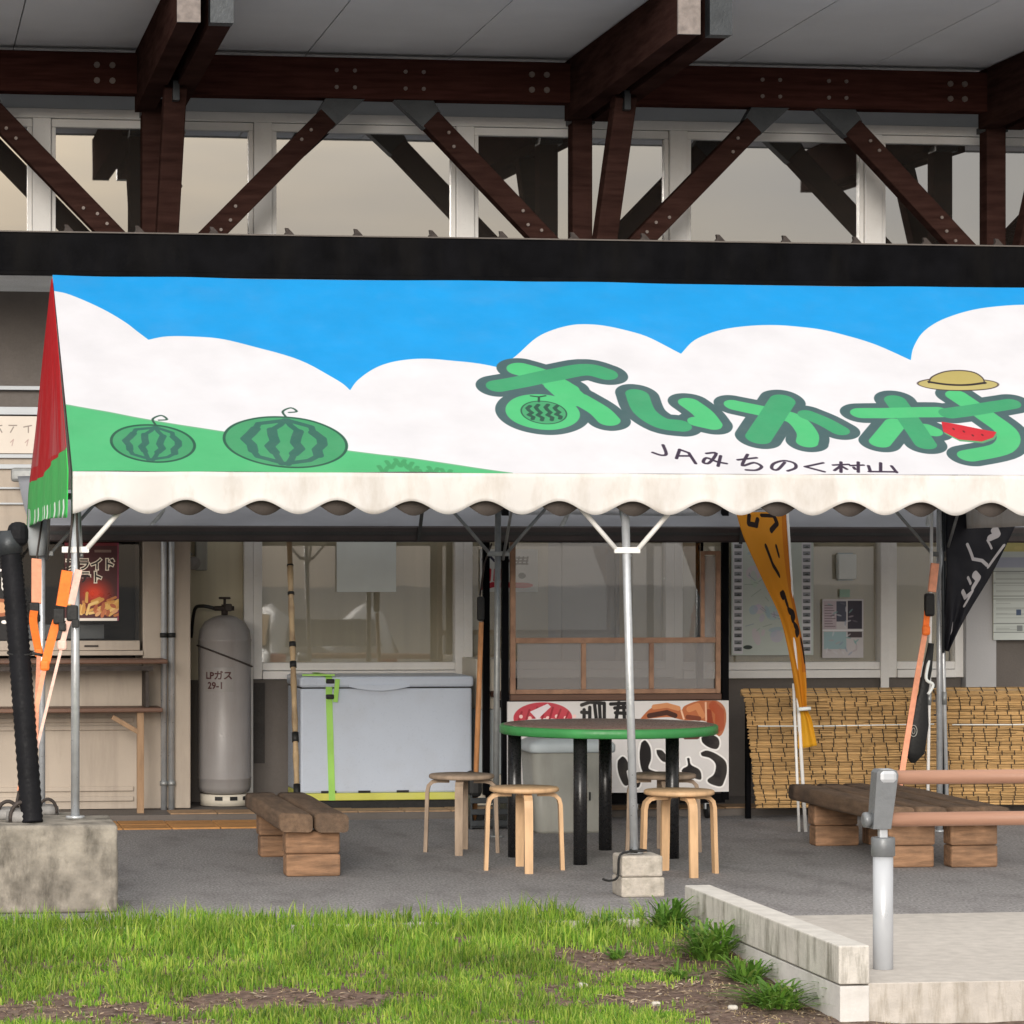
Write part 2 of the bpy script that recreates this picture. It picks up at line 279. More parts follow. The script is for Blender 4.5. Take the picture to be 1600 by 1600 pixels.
# ------------------------------------------------------------------ flat print: shapes drawn into a generated picture, metres, y up
class Canvas:
    def __init__(s, w, h, ppm, bgc):
        s.w, s.h, s.ppm = w, h, ppm; s.nx, s.ny = max(2, int(w * ppm)), max(2, int(h * ppm))
        s.a = np.empty((s.ny, s.nx, 3), np.float32); s.a[:] = np.array(bgc, np.float32) / 255
    def win(s, x0, x1, y0, y1):
        i0, i1 = max(0, int(x0 * s.ppm) - 2), min(s.nx, int(x1 * s.ppm) + 3); j0, j1 = max(0, int(y0 * s.ppm) - 2), min(s.ny, int(y1 * s.ppm) + 3)
        if i1 <= i0 or j1 <= j0: return None
        x, y = np.meshgrid((np.arange(i0, i1) + .5) / s.ppm, (np.arange(j0, j1) + .5) / s.ppm); return (slice(j0, j1), slice(i0, i1)), x, y
    def lay(s, sl, sd, col, al=1.0):
        k = np.clip(.5 - sd * s.ppm, 0, 1)[..., None] * al; s.a[sl] = s.a[sl] * (1 - k) + np.array(col, np.float32) / 255 * k
    @staticmethod
    def segd(x, y, p, q):
        dx, dy = q[0] - p[0], q[1] - p[1]; l = dx * dx + dy * dy or 1e-12
        t = np.clip(((x - p[0]) * dx + (y - p[1]) * dy) / l, 0, 1); return np.hypot(x - p[0] - t * dx, y - p[1] - t * dy)
    def stroke(s, pts, r, col, al=1.0):
        xs = [p[0] for p in pts]; ys = [p[1] for p in pts]; w = s.win(min(xs) - r, max(xs) + r, min(ys) - r, max(ys) + r)
        if not w: return
        sl, x, y = w; d = np.full(x.shape, 9e9)
        for p, q in zip(pts, pts[1:]): d = np.minimum(d, s.segd(x, y, p, q))
        s.lay(sl, d - r, col, al)
    def poly(s, pts, col, al=1.0):
        xs = [p[0] for p in pts]; ys = [p[1] for p in pts]; w = s.win(min(xs), max(xs), min(ys), max(ys))
        if not w: return
        sl, x, y = w; d = np.full(x.shape, 9e9); ins = np.zeros(x.shape, bool)
        for p, q in zip(pts, pts[1:] + pts[:1]):
            d = np.minimum(d, s.segd(x, y, p, q))
            if p[1] != q[1]: ins ^= ((p[1] > y) != (q[1] > y)) & (x < (q[0] - p[0]) * (y - p[1]) / (q[1] - p[1]) + p[0])
        s.lay(sl, np.where(ins, -d, d), col, al)
    def rect(s, x0, y0, x1, y1, col, al=1.0): s.poly([(x0, y0), (x1, y0), (x1, y1), (x0, y1)], col, al)
    def ell(s, cx, cy, rx, ry, col, rot=0.0, al=1.0):
        m = max(rx, ry); w = s.win(cx - m, cx + m, cy - m, cy + m)
        if not w: return
        sl, x, y = w; c, q = math.cos(rot), math.sin(rot); X, Y = (x - cx) * c + (y - cy) * q, -(x - cx) * q + (y - cy) * c
        s.lay(sl, (np.hypot(X / rx, Y / ry) - 1) * min(rx, ry), col, al)
    def text(s, body, x, y, size, col, bold=0.0, sx=1.0):
        cu = bpy.data.curves.new('txt', 'FONT'); cu.body = body; cu.offset = bold; cu.resolution_u = 3
        ob = bpy.data.objects.new('txt', cu); COL.objects.link(ob); bpy.context.view_layer.update()
        ev = ob.evaluated_get(bpy.context.evaluated_depsgraph_get()); me = ev.to_mesh(); me.calc_loop_triangles()
        P = np.array([(v.co.x * size * sx + x, v.co.y * size + y) for v in me.vertices]) if len(me.vertices) else np.zeros((0, 2)); T = [tuple(t.vertices) for t in me.loop_triangles]
        ev.to_mesh_clear(); bpy.data.objects.remove(ob); bpy.data.curves.remove(cu)
        if not len(P): return
        w = s.win(P[:, 0].min(), P[:, 0].max(), P[:, 1].min(), P[:, 1].max())
        if not w: return
        sl, gx, gy = w; cov = np.zeros(gx.shape)
        for ox, oy in ((-.25, -.25), (.25, -.25), (-.25, .25), (.25, .25)):
            px, py = gx + ox / s.ppm, gy + oy / s.ppm; ins = np.zeros(gx.shape, bool)
            for t in T:
                a, b, c = P[list(t)]
                i0 = max(0, int((min(a[0], b[0], c[0]) - gx[0, 0]) * s.ppm) - 1); i1 = int((max(a[0], b[0], c[0]) - gx[0, 0]) * s.ppm) + 3
                j0 = max(0, int((min(a[1], b[1], c[1]) - gy[0, 0]) * s.ppm) - 1); j1 = int((max(a[1], b[1], c[1]) - gy[0, 0]) * s.ppm) + 3
                qx, qy = px[j0:j1, i0:i1], py[j0:j1, i0:i1]
                e = lambda m, n: (n[0] - m[0]) * (qy - m[1]) - (n[1] - m[1]) * (qx - m[0])
                e1, e2, e3 = e(a, b), e(b, c), e(c, a); ins[j0:j1, i0:i1] |= ((e1 >= 0) & (e2 >= 0) & (e3 >= 0)) | ((e1 <= 0) & (e2 <= 0) & (e3 <= 0))
            cov += ins / 4
        s.a[sl] = s.a[sl] * (1 - cov[..., None]) + np.array(col, np.float32) / 255 * cov[..., None]
    def material(s, name, rough=.6, dirt=.0, dirt_col=(.4, .36, .3), transl=0.0, bump=.0, spec=.3, gain=1.1):
        im = bpy.data.images.new(name, s.nx, s.ny); px = np.ones((s.ny, s.nx, 4), np.float32); px[..., :3] = s.a
        im.pixels.foreach_set(px.ravel()); im.update(); im.pack()
        def src(t):
            n = t.nodes.new('ShaderNodeTexImage'); n.image = im; n.extension = 'EXTEND'; return mixrgb(t, 'MULTIPLY', n.outputs[0], (gain, gain, gain))
        m = M(name, (1, 1, 1), rough, var=.05, scale=4, bump=bump, bscale=9, stain=dirt_col if dirt else None, stain_amt=dirt, stain_scale=2.5, spec=spec, src=src)
        if transl:
            t = m.node_tree; b = [n for n in t.nodes if n.type == 'BSDF_PRINCIPLED'][0]; o = [n for n in t.nodes if n.type == 'OUTPUT_MATERIAL'][0]
            tl = t.nodes.new('ShaderNodeBsdfTranslucent'); mxs = t.nodes.new('ShaderNodeMixShader'); mxs.inputs[0].default_value = transl
            t.links.new(b.inputs['Base Color'].links[0].from_socket, tl.inputs[0]); t.links.new(b.outputs[0], mxs.inputs[1]); t.links.new(tl.outputs[0], mxs.inputs[2]); t.links.new(mxs.outputs[0], o.inputs[0])
        return m
def panel(name, mat, parent, x0, x1, Y, z0, z1, thick=.012, base=None):      # an upright sheet whose front (-Y) face carries the print
    m = MB()
    m.grid(lambda a, b: (x0 + (x1 - x0) * a, Y, z0 + (z1 - z0) * b), 1, 1, False)
    v = [(x0, z0), (x1, z0), (x1, z1), (x0, z1)]
    f = [m.bm.verts.new((x, Y, z)) for x, z in v]; k = [m.bm.verts.new((x, Y + thick, z)) for x, z in v]
    fs = [m.bm.faces.new(k)] + [m.bm.faces.new((f[i], f[(i + 1) % 4], k[(i + 1) % 4], k[i])) for i in range(4)]
    for q in fs:
        for lp in q.loops: lp[m.uv].uv = (.01, .995)
    bmesh.ops.remove_doubles(m.bm, verts=m.bm.verts[:], dist=1e-5)
    return m.build(name, mat, parent, base)
def crom(p, n=8):
    out = []; p = [p[0]] + list(p) + [p[-1]]
    for a, b, c, d in zip(p, p[1:], p[2:], p[3:]):
        for k in range(n):
            t = k / n; out.append(tuple(.5 * (2 * b[i] + (c[i] - a[i]) * t + (2 * a[i] - 5 * b[i] + 4 * c[i] - d[i]) * t * t + (3 * b[i] - a[i] - 3 * c[i] + d[i]) * t ** 3) for i in range(len(b))))
    out.append(tuple(p[-2])); return [Vector(q) for q in out] if len(out[0]) == 3 else out

# ================================================================== GROUND
m = MB(); m.grid(lambda a, b: (-300 + 600 * a, -300 + 600 * b, -.34), 2, 2, False); struct(m.build('ground', 'lot'))
EDGE = 13.75
forecourt = struct(box_part('forecourt', 'asphalt', None, -14, 16, EDGE, 26, -.33, 0))
struct(box_part('forecourt_edging', 'concrete', None, -14, 3.64, EDGE - .09, EDGE, -.33, .004, .004))
def soil_z(x, y):
    s = min(1, max(0, (13.7 - y) / 2.2)); s = s * s * (3 - 2 * s)
    return -.025 - .125 * s + .02 * mnoise.noise((x * 1.3, y * 1.3, 3)) + .008 * mnoise.noise((x * 7, y * 7, 1))
m = MB(); m.grid(lambda a, b: (-2.5 + 8 * a, 7.5 + (EDGE - .09 - 7.5) * b, soil_z(-2.5 + 8 * a, 7.5 + (EDGE - .09 - 7.5) * b)), 140, 120)
struct(m.build('soil', 'soil'))
# ramp slab, its parapet kerb and base course
PX0, PX1, PY0, PY1 = 3.643, 3.766, 11.45, 13.70
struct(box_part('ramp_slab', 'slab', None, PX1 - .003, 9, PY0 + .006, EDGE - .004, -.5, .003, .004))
pk = thing('concrete_kerb', 'pale concrete kerb wall with dark streaks beside the ramp slab', 'kerb', (PX0, PY0, -.2))
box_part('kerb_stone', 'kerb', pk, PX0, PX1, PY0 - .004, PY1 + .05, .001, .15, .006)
box_part('base_course', 'kerbw', pk, PX0 + .006, PX1, PY0, PY1 + .03, -.4, -.006, .004)
# orange and tan paving tiles and the step along the front
step = struct(box_part('walkway_step', 'darkwall', None, -6, 14, 19.42, 20.9, -.02, .045, .006))
mt_ = MB(); mt_.box((0, 0, 0), (.296, .276, .012), .004); tile0 = mt_.build('paving_tile', 'tile_o', forecourt); tile0.location = (1.0, 18.99, .005)
for i in range(6):
    for j in range(2):
        if i or j:
            c = tile0.copy(); COL.objects.link(c); c.location = (1.0 + .302 * i, 18.99 + .282 * j, .005 + random.uniform(-.002, .002))
mt_ = MB(); mt_.box((0, 0, 0), (.296, .276, .012), .004); tile1 = mt_.build('paving_tile', 'tile_t', step); tile1.location = (1.95, 19.58, .047)
for i in range(1, 16):
    c = tile1.copy(); COL.objects.link(c); c.location = (1.95 + .302 * i, 19.58, .047 + random.uniform(-.002, .002))

# ================================================================== BUILDING
YG = 20.5
bld = thing('market_building', 'roadside market building with dark timber eaves and a row of clerestory windows', 'building', (4, YG, 0))
box_part('shell_roof', 'darkwall', bld, -8, 15, YG + .1, 27, 5.02, 5.2)
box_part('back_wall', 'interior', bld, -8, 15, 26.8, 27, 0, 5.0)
box_part('side_wall', 'darkwall', bld, -8.2, -8, YG - .1, 27, 0, 5.2)
box_part('side_wall', 'darkwall', bld, 15, 15.2, YG - .1, 27, 0, 5.2)
box_part('base_wall', 'darkwall', bld, 2.0, 7.39, YG - .02, YG + .1, .03, .86)
box_part('middle_wall', 'board', bld, -8, 15, YG, YG + .12, 2.32, 3.72)
box_part('head_board', 'board', bld, -8, 15, YG - .05, YG + .1, 4.665, 5.02)
box_part('head_trim', 'alu', bld, -8, 15, YG - .07, YG - .03, 4.60, 4.662, .004)
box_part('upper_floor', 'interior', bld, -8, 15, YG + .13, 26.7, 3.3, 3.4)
# soffit panels
for i in range(-4, 12):
    x = 1.78 + .9525 * i
    box_part('soffit_panel', 'soffit', bld, x + .004, x + .9485, 17.25, YG + .05, 4.97 + random.uniform(-.0015, .0015), 4.995)
box_part('eaves_edge', 'steel_dark', bld, -3, 14, 17.14, 17.245, 4.97, 5.1)
box_part('eaves_roof', 'black', bld, -3, 14, 17.14, YG + .1, 5.1, 5.18)
box_part('long_beam', 'timber_x', bld, -3, 14, 19.78, 19.92, 4.67, 4.935, .008)
bolt_me = None
def bolt(parent, p, r=.014, ax='y'):
    global bolt_me
    if bolt_me is None:
        mm = MB(); mm.lathe([(.001, -.012), (.8, -.012), (1, -.004), (1, .012)], n=8); oo = mm.build('bolt', 'bolt'); bolt_me = oo.data; bpy.data.objects.remove(oo)
    o = bpy.data.objects.new('bolt', bolt_me); COL.objects.link(o); o.parent = parent; o.location = Vector(p) - origin_of(parent); o.scale = (r, r, 1); o.rotation_euler = (R(90), 0, 0); return o
beam_o = [c for c in bld.children if c.name.startswith('long_beam')][0]
YS = 19.85
for ci, cx in enumerate((-1.08, 1.775, 4.63, 7.485, 10.34)):
    seen = 0 < cx < 9
    po = MB(); po.beam((cx - .05, 19.98, 3.4), (cx - .05, 19.98, 4.66), .135, .15, .008, (1, 0, 0)); po = po.build('post', 'timber', bld)
    for sx in (-.10, .085):
        ra = MB(); y0, y1 = 17.0, 19.95; x0, x1 = cx + sx - .062, cx + sx + .062
        ra.prism([(y0, 4.645), (y1, 4.575), (y1, 4.962), (y0, 4.962)], lambda a, b, t: (x0 + t, a, b), .124); ra = ra.build('rafter', 'timber', bld)
        if seen:
            ec = MB(); ec.span(x0 - .003, x1 + .003, y0 - .008, y0 + (.015 if sx < 0 else .10), 4.642, 4.965); ec.build('end_cap', 'timber_end' if sx < 0 else 'steel_dark', ra)
    le = MB(); le.beam((cx + .01, 19.72, 3.45), (cx + .01, 18.98, 4.61), .14, .13, .008, (1, 0, 0)); le = le.build('forward_strut', 'timber', bld)
    box_part('steel_plate', 'steel_dark', bld, cx - .12, cx + .04, 19.93, 20.10, 4.56, 4.60); box_part('steel_plate', 'steel_dark', bld, cx - .01, cx + .03, 18.9, 19.06, 4.5, 4.62)
    for k in range(3):
        if seen: bolt(le, (cx + .082, 19.6 - .2 * k, 3.72 + .31 * k))
    for sg in (-1, 1):
        a = Vector((cx + sg * .06, YS, 3.50)); b = Vector((cx + sg * 1.09, YS, 4.55)); d = (b - a).normalized()
        st = MB(); st.beam(a, b, .13, .14, .008, (0, 1, 0)); st = st.build('diagonal_strut', 'timber', bld)
        br = MB(); e = b - d * .02; n = Vector((-d.z, 0, d.x)) * (1 if sg > 0 else -1)
        q = [e + n * .075, e - n * .075, Vector((b.x + sg * .24, YS, 4.668)), Vector((b.x - sg * .02, YS, 4.668))]
        br.prism([(p.x, p.z) for p in q], lambda u, v, t: (u, YS - .055 + t, v), .11); br = br.build('steel_bracket', 'steel_dark', bld)
        if seen:
            for t in (.90, .84, .42, .36, .3): bolt(st, a.lerp(b, t) + Vector((0, -.066, 0)) + n * random.choice((-.02, .02)), .011)
            for k in range(2):
                for j in range(2): bolt(beam_o, (b.x + sg * (.05 + .12 * k), 19.78, 4.74 + .11 * j), .013)
    if seen:
        for k in range(4): bolt(beam_o, (cx - .42 + .1 * (k % 2), 19.78, 4.75 + .1 * (k // 2)), .02)
# clerestory windows
mull = [-1.82, -.345, 1.035, 2.515, 3.895, 5.375, 6.755, 8.23, 9.6]
box_part('window_sill', 'alu', bld, -3, 11, YG - .08, YG + .06, 3.60, 3.69)
for i, x in enumerate(mull):
    box_part('mullion', 'alu', bld, x - .062, x + .062, YG - .06, YG + .08, 3.69, 4.60, .006)
    if i + 1 < len(mull):
        x1 = mull[i + 1]; wn = MB(); sash = 2.2 < (x + x1) / 2 < 3.5 or 5 < (x + x1) / 2 < 6.4
        for (a, b, c, d) in ((x + .064, x1 - .064, 4.545, 4.598), (x + .064, x1 - .064, 3.691, 3.73), (x + .064, x + .094, 3.731, 4.544), (x1 - .094, x1 - .064, 3.731, 4.544)): wn.span(a, b, YG - .03, YG + .04, c, d, .003)
        wn = wn.build('window_frame', 'alu', bld)
        box_part('pane', 'glass_up', wn, x + .09, x1 - .09, YG + .004, YG + .012, 3.725, 4.55)
# black canopy over the shop front
can = thing('canopy', 'black sheet metal canopy running along the shop front above the tent', 'canopy', (4, 18.6, 3.38))
box_part('fascia', 'black', can, -4, 13, 18.60, 18.66, 3.40, 3.635, .006)
box_part('drip_rail', 'black', can, -4, 13, 18.575, 18.61, 3.375, 3.405, .004)
box_part('deck', 'polycarb', can, -4, 13, 18.662, YG - .002, 3.44, 3.452)  # unseen deck, made translucent so more light reaches the wall below
box_part('top_flashing', 'darkwall', can, -4, 13, 18.59, 18.72, 3.637, 3.645)
for i in range(30):
    x = .2 + .452 * i + random.uniform(-.02, .02)
    g = MB(); g.prism([(-.05, 0), (.03, 0), (.012, .022), (-.015, .05), (-.035, .052), (-.03, .028)], lambda a, b, t: (x + a, 18.66 + t, 3.642 + b), .03); g.build('snow_guard', 'iron', can)
# ground floor windows
def window(x0, x1, z0, z1, name='window_frame', sill=True):
    f = MB()
    f.span(x0, x0 + .06, YG - .05, YG + .05, z0, z1, .004); f.span(x1 - .06, x1, YG - .05, YG + .05, z0, z1, .004)
    f.span(x0 + .061, x1 - .061, YG - .045, YG + .045, z1 - .05, z1, .004)
    if sill:
        f.span(x0 + .061, x1 - .061, YG - .07, YG + .05, z0, z0 + .055, .004); f.span(x0 + .061, x1 - .061, YG - .05, YG + .05, z0 + .058, z0 + .11, .004)
    f = f.build(name, 'alu', bld)
    box_part('pane', 'glass_low', f, x0 + .055, x1 - .055, YG + .004, YG + .010, z0 + (.10 if sill else 0), z1 - .04)
    return f
window(2.45, 3.885, .865, 2.31); window(3.885, 5.345, .865, 2.31); window(5.345, 6.86, .855, 2.31); window(6.80 + .062, 7.40, .855, 2.31)
box_part('jamb', 'alu', bld, 2.385, 2.448, YG - .06, YG + .05, .1, 2.31, .004)
box_part('jamb', 'alu', bld, 6.80, 6.859, YG - .075, YG - .055, .46, 2.30, .004)
box_part('blind', 'olive', bld, 2.46, 4.50, YG + .10, YG + .108, .9, 2.3)
box_part('blind', 'olive', bld, 5.0, 7.35, YG + .10, YG + .108, .9, 2.3)
box_part('olive_panel', 'olive', bld, 1.9, 2.384, YG - .005, YG + .06, .05, 2.31)
for k, (a, b) in enumerate(((4.30, 4.60), (4.61, 4.98), (4.985, 5.02))): box_part('locker', 'locker', bld, a, b, YG + .14 + .02 * (k % 2), YG + .3, .1, 2.25, .004)
box_part('back_partition', 'olive', bld, 2.0, 9, YG + .32, YG + .36, .04, 2.31)
box_part('vent_panel', 'interior', bld, 2.455, 2.53, YG - .03, YG - .022, .3, .84)
box_part('door_post', 'locker', bld, 7.40, 7.62, YG - .10, YG + .1, .05, 2.31, .006)
box_part('door_panel', 'darkwall', bld, 7.62, 9.2, YG - .04, YG + .04, .05, 2.31)
box_part('corner_wall', 'darkwall', bld, 9.2, 15, YG - .06, YG + .06, .05, 2.31)

# ================================================================== KIOSK (left)
YK = 19.9
kio = thing('kiosk_front', 'beige snack kiosk front with dark serving window and brown counters', 'kiosk', (0, YK, 0))
box_part('pilaster', 'beige', kio, 1.66, 1.97, YK - .03, YG, .05, 3.36, .006)
box_part('lower_panel', 'beige', kio, -6, 1.655, YK, YK + .08, .05, 1.02)
for z in (.10, .165, .56, .61): box_part('trim_rail', 'beige', kio, -6, 1.60, YK - .018, YK - .001, z, z + .03, .004)
box_part('window_sill', 'beige', kio, -6, 1.66, YK - .05, YK + .08, 1.045, 1.075, .004)
sl = box_part('sill_rail', 'beige', kio, -6, 1.64, YK - .035, YK + .08, 1.077, 1.14, .004)
box_part('latch', 'iron', sl, 1.28, 1.37, YK - .041, YK - .036, 1.10, 1.112)
box_part('serving_pane', 'glass_kiosk', kio, -6, 1.64, YK + .02, YK + .026, 1.13, 1.80)
box_part('window_head', 'beige', kio, -6, 1.655, YK, YK + .1, 1.80, 1.95)
box_part('window_post', 'beige', kio, .55, .59, YK - .01, YK + .06, 1.141, 1.80)
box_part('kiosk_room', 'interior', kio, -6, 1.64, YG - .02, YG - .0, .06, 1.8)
box_part('inner_shelf', 'greybag', kio, .9, 1.42, YK + .15, YK + .4, 1.15, 1.24)
box_part('upper_wall', 'beige', kio, -6, 1.655, YK + .02, YK + .1, 1.95, 2.36)
box_part('upper_glass', 'darkwall', kio, -6, 1.655, YK + .05, YK + .1, 2.36, 3.40)
for z, h in ((2.76, .025), (2.60, .05), (2.32, .025), (2.25, .03), (2.12, .012), (2.02, .012)): box_part('wall_rail', 'board', kio, -6, 1.655, YK - .01, YK + .019, z, z + h, .003)
cn = Canvas(.9, .24, 300, (205, 196, 186))
for i in range(9):
    x = .06 + .095 * i
    cn.stroke([(x, .17 + .01 * (i % 2)), (x + .05, .18)], .003, (120, 110, 105)); cn.stroke([(x + .03, .17), (x + .01 + .02 * (i % 3), .135)], .003, (120, 110, 105)); cn.stroke([(x + .01, .07), (x + .03, .09), (x + .02, .05)], .0025, (165, 140, 135))
panel('price_board', cn.material('price_board_print', .7), kio, .45, 1.35, YK - .012, 2.35, 2.59)
ct = thing('counter_shelf', 'brown wooden two-tier counter shelf under the kiosk serving window', 'shelf', (.6, YK - .2, 0))
box_part('counter_top', 'counterwood', ct, -2, 1.79, YK - .38, YK - .055, 1.0, 1.028, .008)
box_part('counter_rail', 'iron', ct, -2, 1.70, YK - .33, YK - .30, .955, .985)
box_part('lower_shelf', 'counterwood', ct, -2, 1.76, YK - .36, YK - .02, .69, .718, .006)
for x in (1.62, .1): box_part('leg', 'legwood', ct, x - .022, x + .022, YK - .33, YK - .285, 0, .69, .003)
m = MB(); m.beam((1.44, YK - .31, .66), (1.61, YK - .31, .56), .04, .03, .002, (0, 1, 0)); m.build('brace', 'legwood', ct)
box_part('bracket', 'iron', ct, 1.655, 1.675, YK - .3, YK - .03, .72, .95)
for nm, lab, u, r in (('drain_pipe', 'grey conduit pipe of the strapped pair, on the side of the kiosk counter', 256, .020), ('drain_pipe', 'grey conduit pipe of the strapped pair, on the side of the gas cylinder', 268, .020)):
    x = WX(u, YK - .06); t = thing(nm, lab, 'pipe', (x, YK - .06, 0))
    tube_part('pipe', 'zinc', t, [(x, YK - .055, .0), (x, YK - .055, 3.36)], r)
    for z in (1.16, .20): tube_part('pipe_clip', 'blacktrim' if z > 1 else 'zinc_d', t, [(x, YK - .055, z), (x, YK - .055, z + .03)], r + .006)
# fries poster
px0, px1, pz0, pz1 = WX(101, YK), WX(185.5, YK), WZ(150, 970, YK), WZ(150, 848, YK)
cw, chh = px1 - px0, pz1 - pz0
cn = Canvas(cw, chh, 900, (70, 22, 26))
for i in range(30): cn.ell(cw * .55, chh * .36, cw * (.42 - .012 * i), chh * (.24 - .007 * i), (70 + 5 * i, 22 + 1.2 * i, 26), 0, .5)
cn.rect(0, 0, cw, chh * .035, (225, 215, 205)); cn.rect(0, chh * .96, cw, chh, (110, 25, 35)); cn.rect(cw * .97, 0, cw, chh, (130, 40, 70))
for i in range(46):
    x = random.uniform(.03, .93) * cw; y = chh * random.uniform(.06, .26); a = random.uniform(-.35, .35) if x < cw * .45 else random.uniform(.9, 1.5)
    cn.stroke([(x, y), (x + math.sin(a) * .055, y + math.cos(a) * .055)], .0085, random.choice([(214, 170, 95), (196, 140, 70), (228, 190, 120), (180, 110, 60), (205, 155, 80)]))
for i in range(12): cn.ell(random.uniform(.5, .95) * cw, chh * random.uniform(.07, .2), .022, .012, random.choice([(190, 110, 70), (215, 160, 110), (170, 90, 55)]), random.uniform(0, 3))
cn.rect(.55 * cw, .90 * chh, .86 * cw, .905 * chh, (210, 190, 170)); cn.rect(.55 * cw, .88 * chh, .86 * cw, .886 * chh, (210, 190, 170))
for col, bo in (((240, 228, 208), .10), ((20, 10, 10), .018)):
    cn.text('フライド', .0 * cw, .665 * chh, .082, col, bo, 1.0); cn.text('ポテト', .04 * cw, .50 * chh, .082, col, bo, .95)
tag(panel('poster', cn.material('fries_print', .35, spec=.5), None, px0, px1, YK - .004, pz0, pz1, .01, base=(px0, YK, pz0)), 'red poster of fried potatoes in the dark kiosk window', 'poster')
x0, x1 = WX(-70, YK), WX(12, YK); z0, z1 = WZ(5, 1000, YK), WZ(5, 860, YK); cw, chh = x1 - x0, z1 - z0
cn = Canvas(cw, chh, 600, (16, 14, 16))
cn.ell(cw * .86, chh * .36, cw * .22, chh * .1, (150, 90, 60)); cn.ell(cw * .86, chh * .36, cw * .15, chh * .06, (200, 150, 110))
cn.stroke([(cw * .9, chh * .7), (cw * .9, chh * .58), (cw * .96, chh * .52)], .008, (225, 220, 215)); cn.stroke([(cw * .84, chh * .78), (cw * .97, chh * .76)], .008, (225, 220, 215)); cn.ell(cw * .93, chh * .2, .02, .012, (230, 225, 220))
tag(panel('poster', cn.material('black_print', .4), None, x0, x1, YK - .004, z0, z1, .01, base=(x0, YK, z0)), 'black poster with white lettering at the edge of the kiosk window', 'poster')

# ================================================================== SHOP FRONT OBJECTS
def sheet(name, lab, cat, cn, u0, v0, u1, v1, Y, matname, thick=.004, **k):
    a, b = W(u0, v1, Y), W(u1, v0, Y); return tag(panel(name, cn.material(matname, .6, **k), None, a.x, b.x, Y, a.z, b.z, thick, base=(a.x, Y, a.z)), lab, cat)
YP = YG - .022
def size(u0, v0, u1, v1, Y): a, b = W(u0, v1, Y), W(u1, v0, Y); return b.x - a.x, b.z - a.z
w_, h_ = size(526, 820, 619, 925, YP); cn = Canvas(w_, h_, 200, (226, 232, 230)); sheet('paper_sheet', 'large plain white paper stuck on the window above the freezer', 'paper', cn, 526, 820, 619, 925, YP, 'paper_plain')
w_, h_ = size(750, 858, 840, 925, YP); cn = Canvas(w_, h_, 500, (198, 200, 198))
cn.stroke([(.02, .03), (.09, .05), (.30, .045)], .018, (170, 40, 55)); cn.ell(.29, .045, .075, .018, (165, 30, 45)); cn.ell(.29, .11, .026, .02, (50, 60, 55))
for i in range(5): cn.stroke([(.03 + .035 * i, .08), (.035 + .035 * i, .15)], .009, (175, 45, 55)); cn.stroke([(.02 + .05 * i, .22 + .02 * (i % 2)), (.05 + .05 * i, .21)], .008, (40, 40, 60))
for i in range(3): cn.stroke([(.26 + .03 * i, .19), (.27 + .03 * i, .235)], .006, (30, 32, 34)); cn.stroke([(.25, .19 + .02 * i), (.33, .19 + .02 * i)], .005, (30, 32, 34))
sheet('poster', 'white poster with red lettering and food picture behind the rear tent pole', 'poster', cn, 750, 858, 840, 925, YP, 'red_print')
w_, h_ = size(1143, 800, 1271, 1024, YP); cn = Canvas(w_, h_, 500, (190, 198, 192))
for c0 in (.02, w_ - .075):
    cn.rect(c0 - .008, .01, c0 + .06, h_ - .02, (205, 205, 210))
    for i in range(19): g = random.randint(105, 150); cn.rect(c0, .03 + .047 * i, c0 + .052, .055 + .047 * i, (g, g + 2, g + 8)); cn.poly([(c0, .03 + .047 * i), (c0 + .03, .045 + .047 * i), (c0 + .05, .03 + .047 * i)], (g - 45, g - 40, g - 40))
for i in range(26): cn.ell(random.uniform(.15, .36), random.uniform(.12, .75), random.uniform(.02, .06), random.uniform(.01, .05), random.choice([(160, 190, 195), (190, 180, 205), (205, 185, 200), (175, 200, 180), (150, 175, 195)]), random.uniform(0, 3), .5)
for i in range(26): a = (random.uniform(.12, .38), random.uniform(.1, .7)); cn.stroke([a, (a[0] + random.uniform(-.07, .07), a[1] + random.uniform(-.05, .05))], .0022, random.choice([(150, 165, 175), (155, 170, 160), (150, 150, 160)]))
cn.ell(.115, .055, .032, .014, (60, 70, 65))
sheet('map_poster', 'tall local map poster edged by rows of small photographs in the window', 'poster', cn, 1143, 800, 1271, 1024, YP, 'map_print')
w_, h_ = size(1285, 936, 1349, 1028, YP); cn = Canvas(w_, h_, 600, (190, 186, 188))
cn.rect(.008, .20, .1, h_ - .012, (178, 165, 172)); cn.rect(.10, .25, .17, h_ - .015, (80, 82, 95)); cn.rect(.18, .20, w_ - .01, h_ - .012, (62, 58, 68)); cn.rect(.01, .06, .17, .18, (150, 175, 180)); cn.rect(.18, .14, w_ - .01, .18, (75, 66, 70))
for i in range(30): cn.ell(random.uniform(.02, .25), random.uniform(.03, h_ - .03), .02, .006, random.choice([(120, 160, 160), (140, 150, 170), (110, 105, 115), (200, 200, 205), (170, 160, 165)]), random.uniform(0, 3), .6)
for i in range(9): cn.rect(.015, .215 + .018 * i, .015 + random.uniform(.05, .08), .220 + .018 * i, (120, 105, 112))
cn.rect(0, .185, w_, .195, (215, 215, 218))
sheet('event_poster', 'small collage poster of landscape photographs in the window', 'poster', cn, 1285, 936, 1349, 1028, YP, 'collage_print')
b0, b1 = W(1307, 905, YP), W(1335, 866, YP)
t = thing('wall_box', 'small white switch box fixed to the window beside the map poster', 'box', (b0.x, YP, b0.z)); box_part('cover', 'paper', t, b0.x, b1.x, YP - .05, YP + .01, b0.z, b1.z, .006); box_part('backplate', 'bluegrey', t, b0.x + .01, b1.x - .01, YP + .0, YP + .014, b0.z - .01, b1.z + .01)
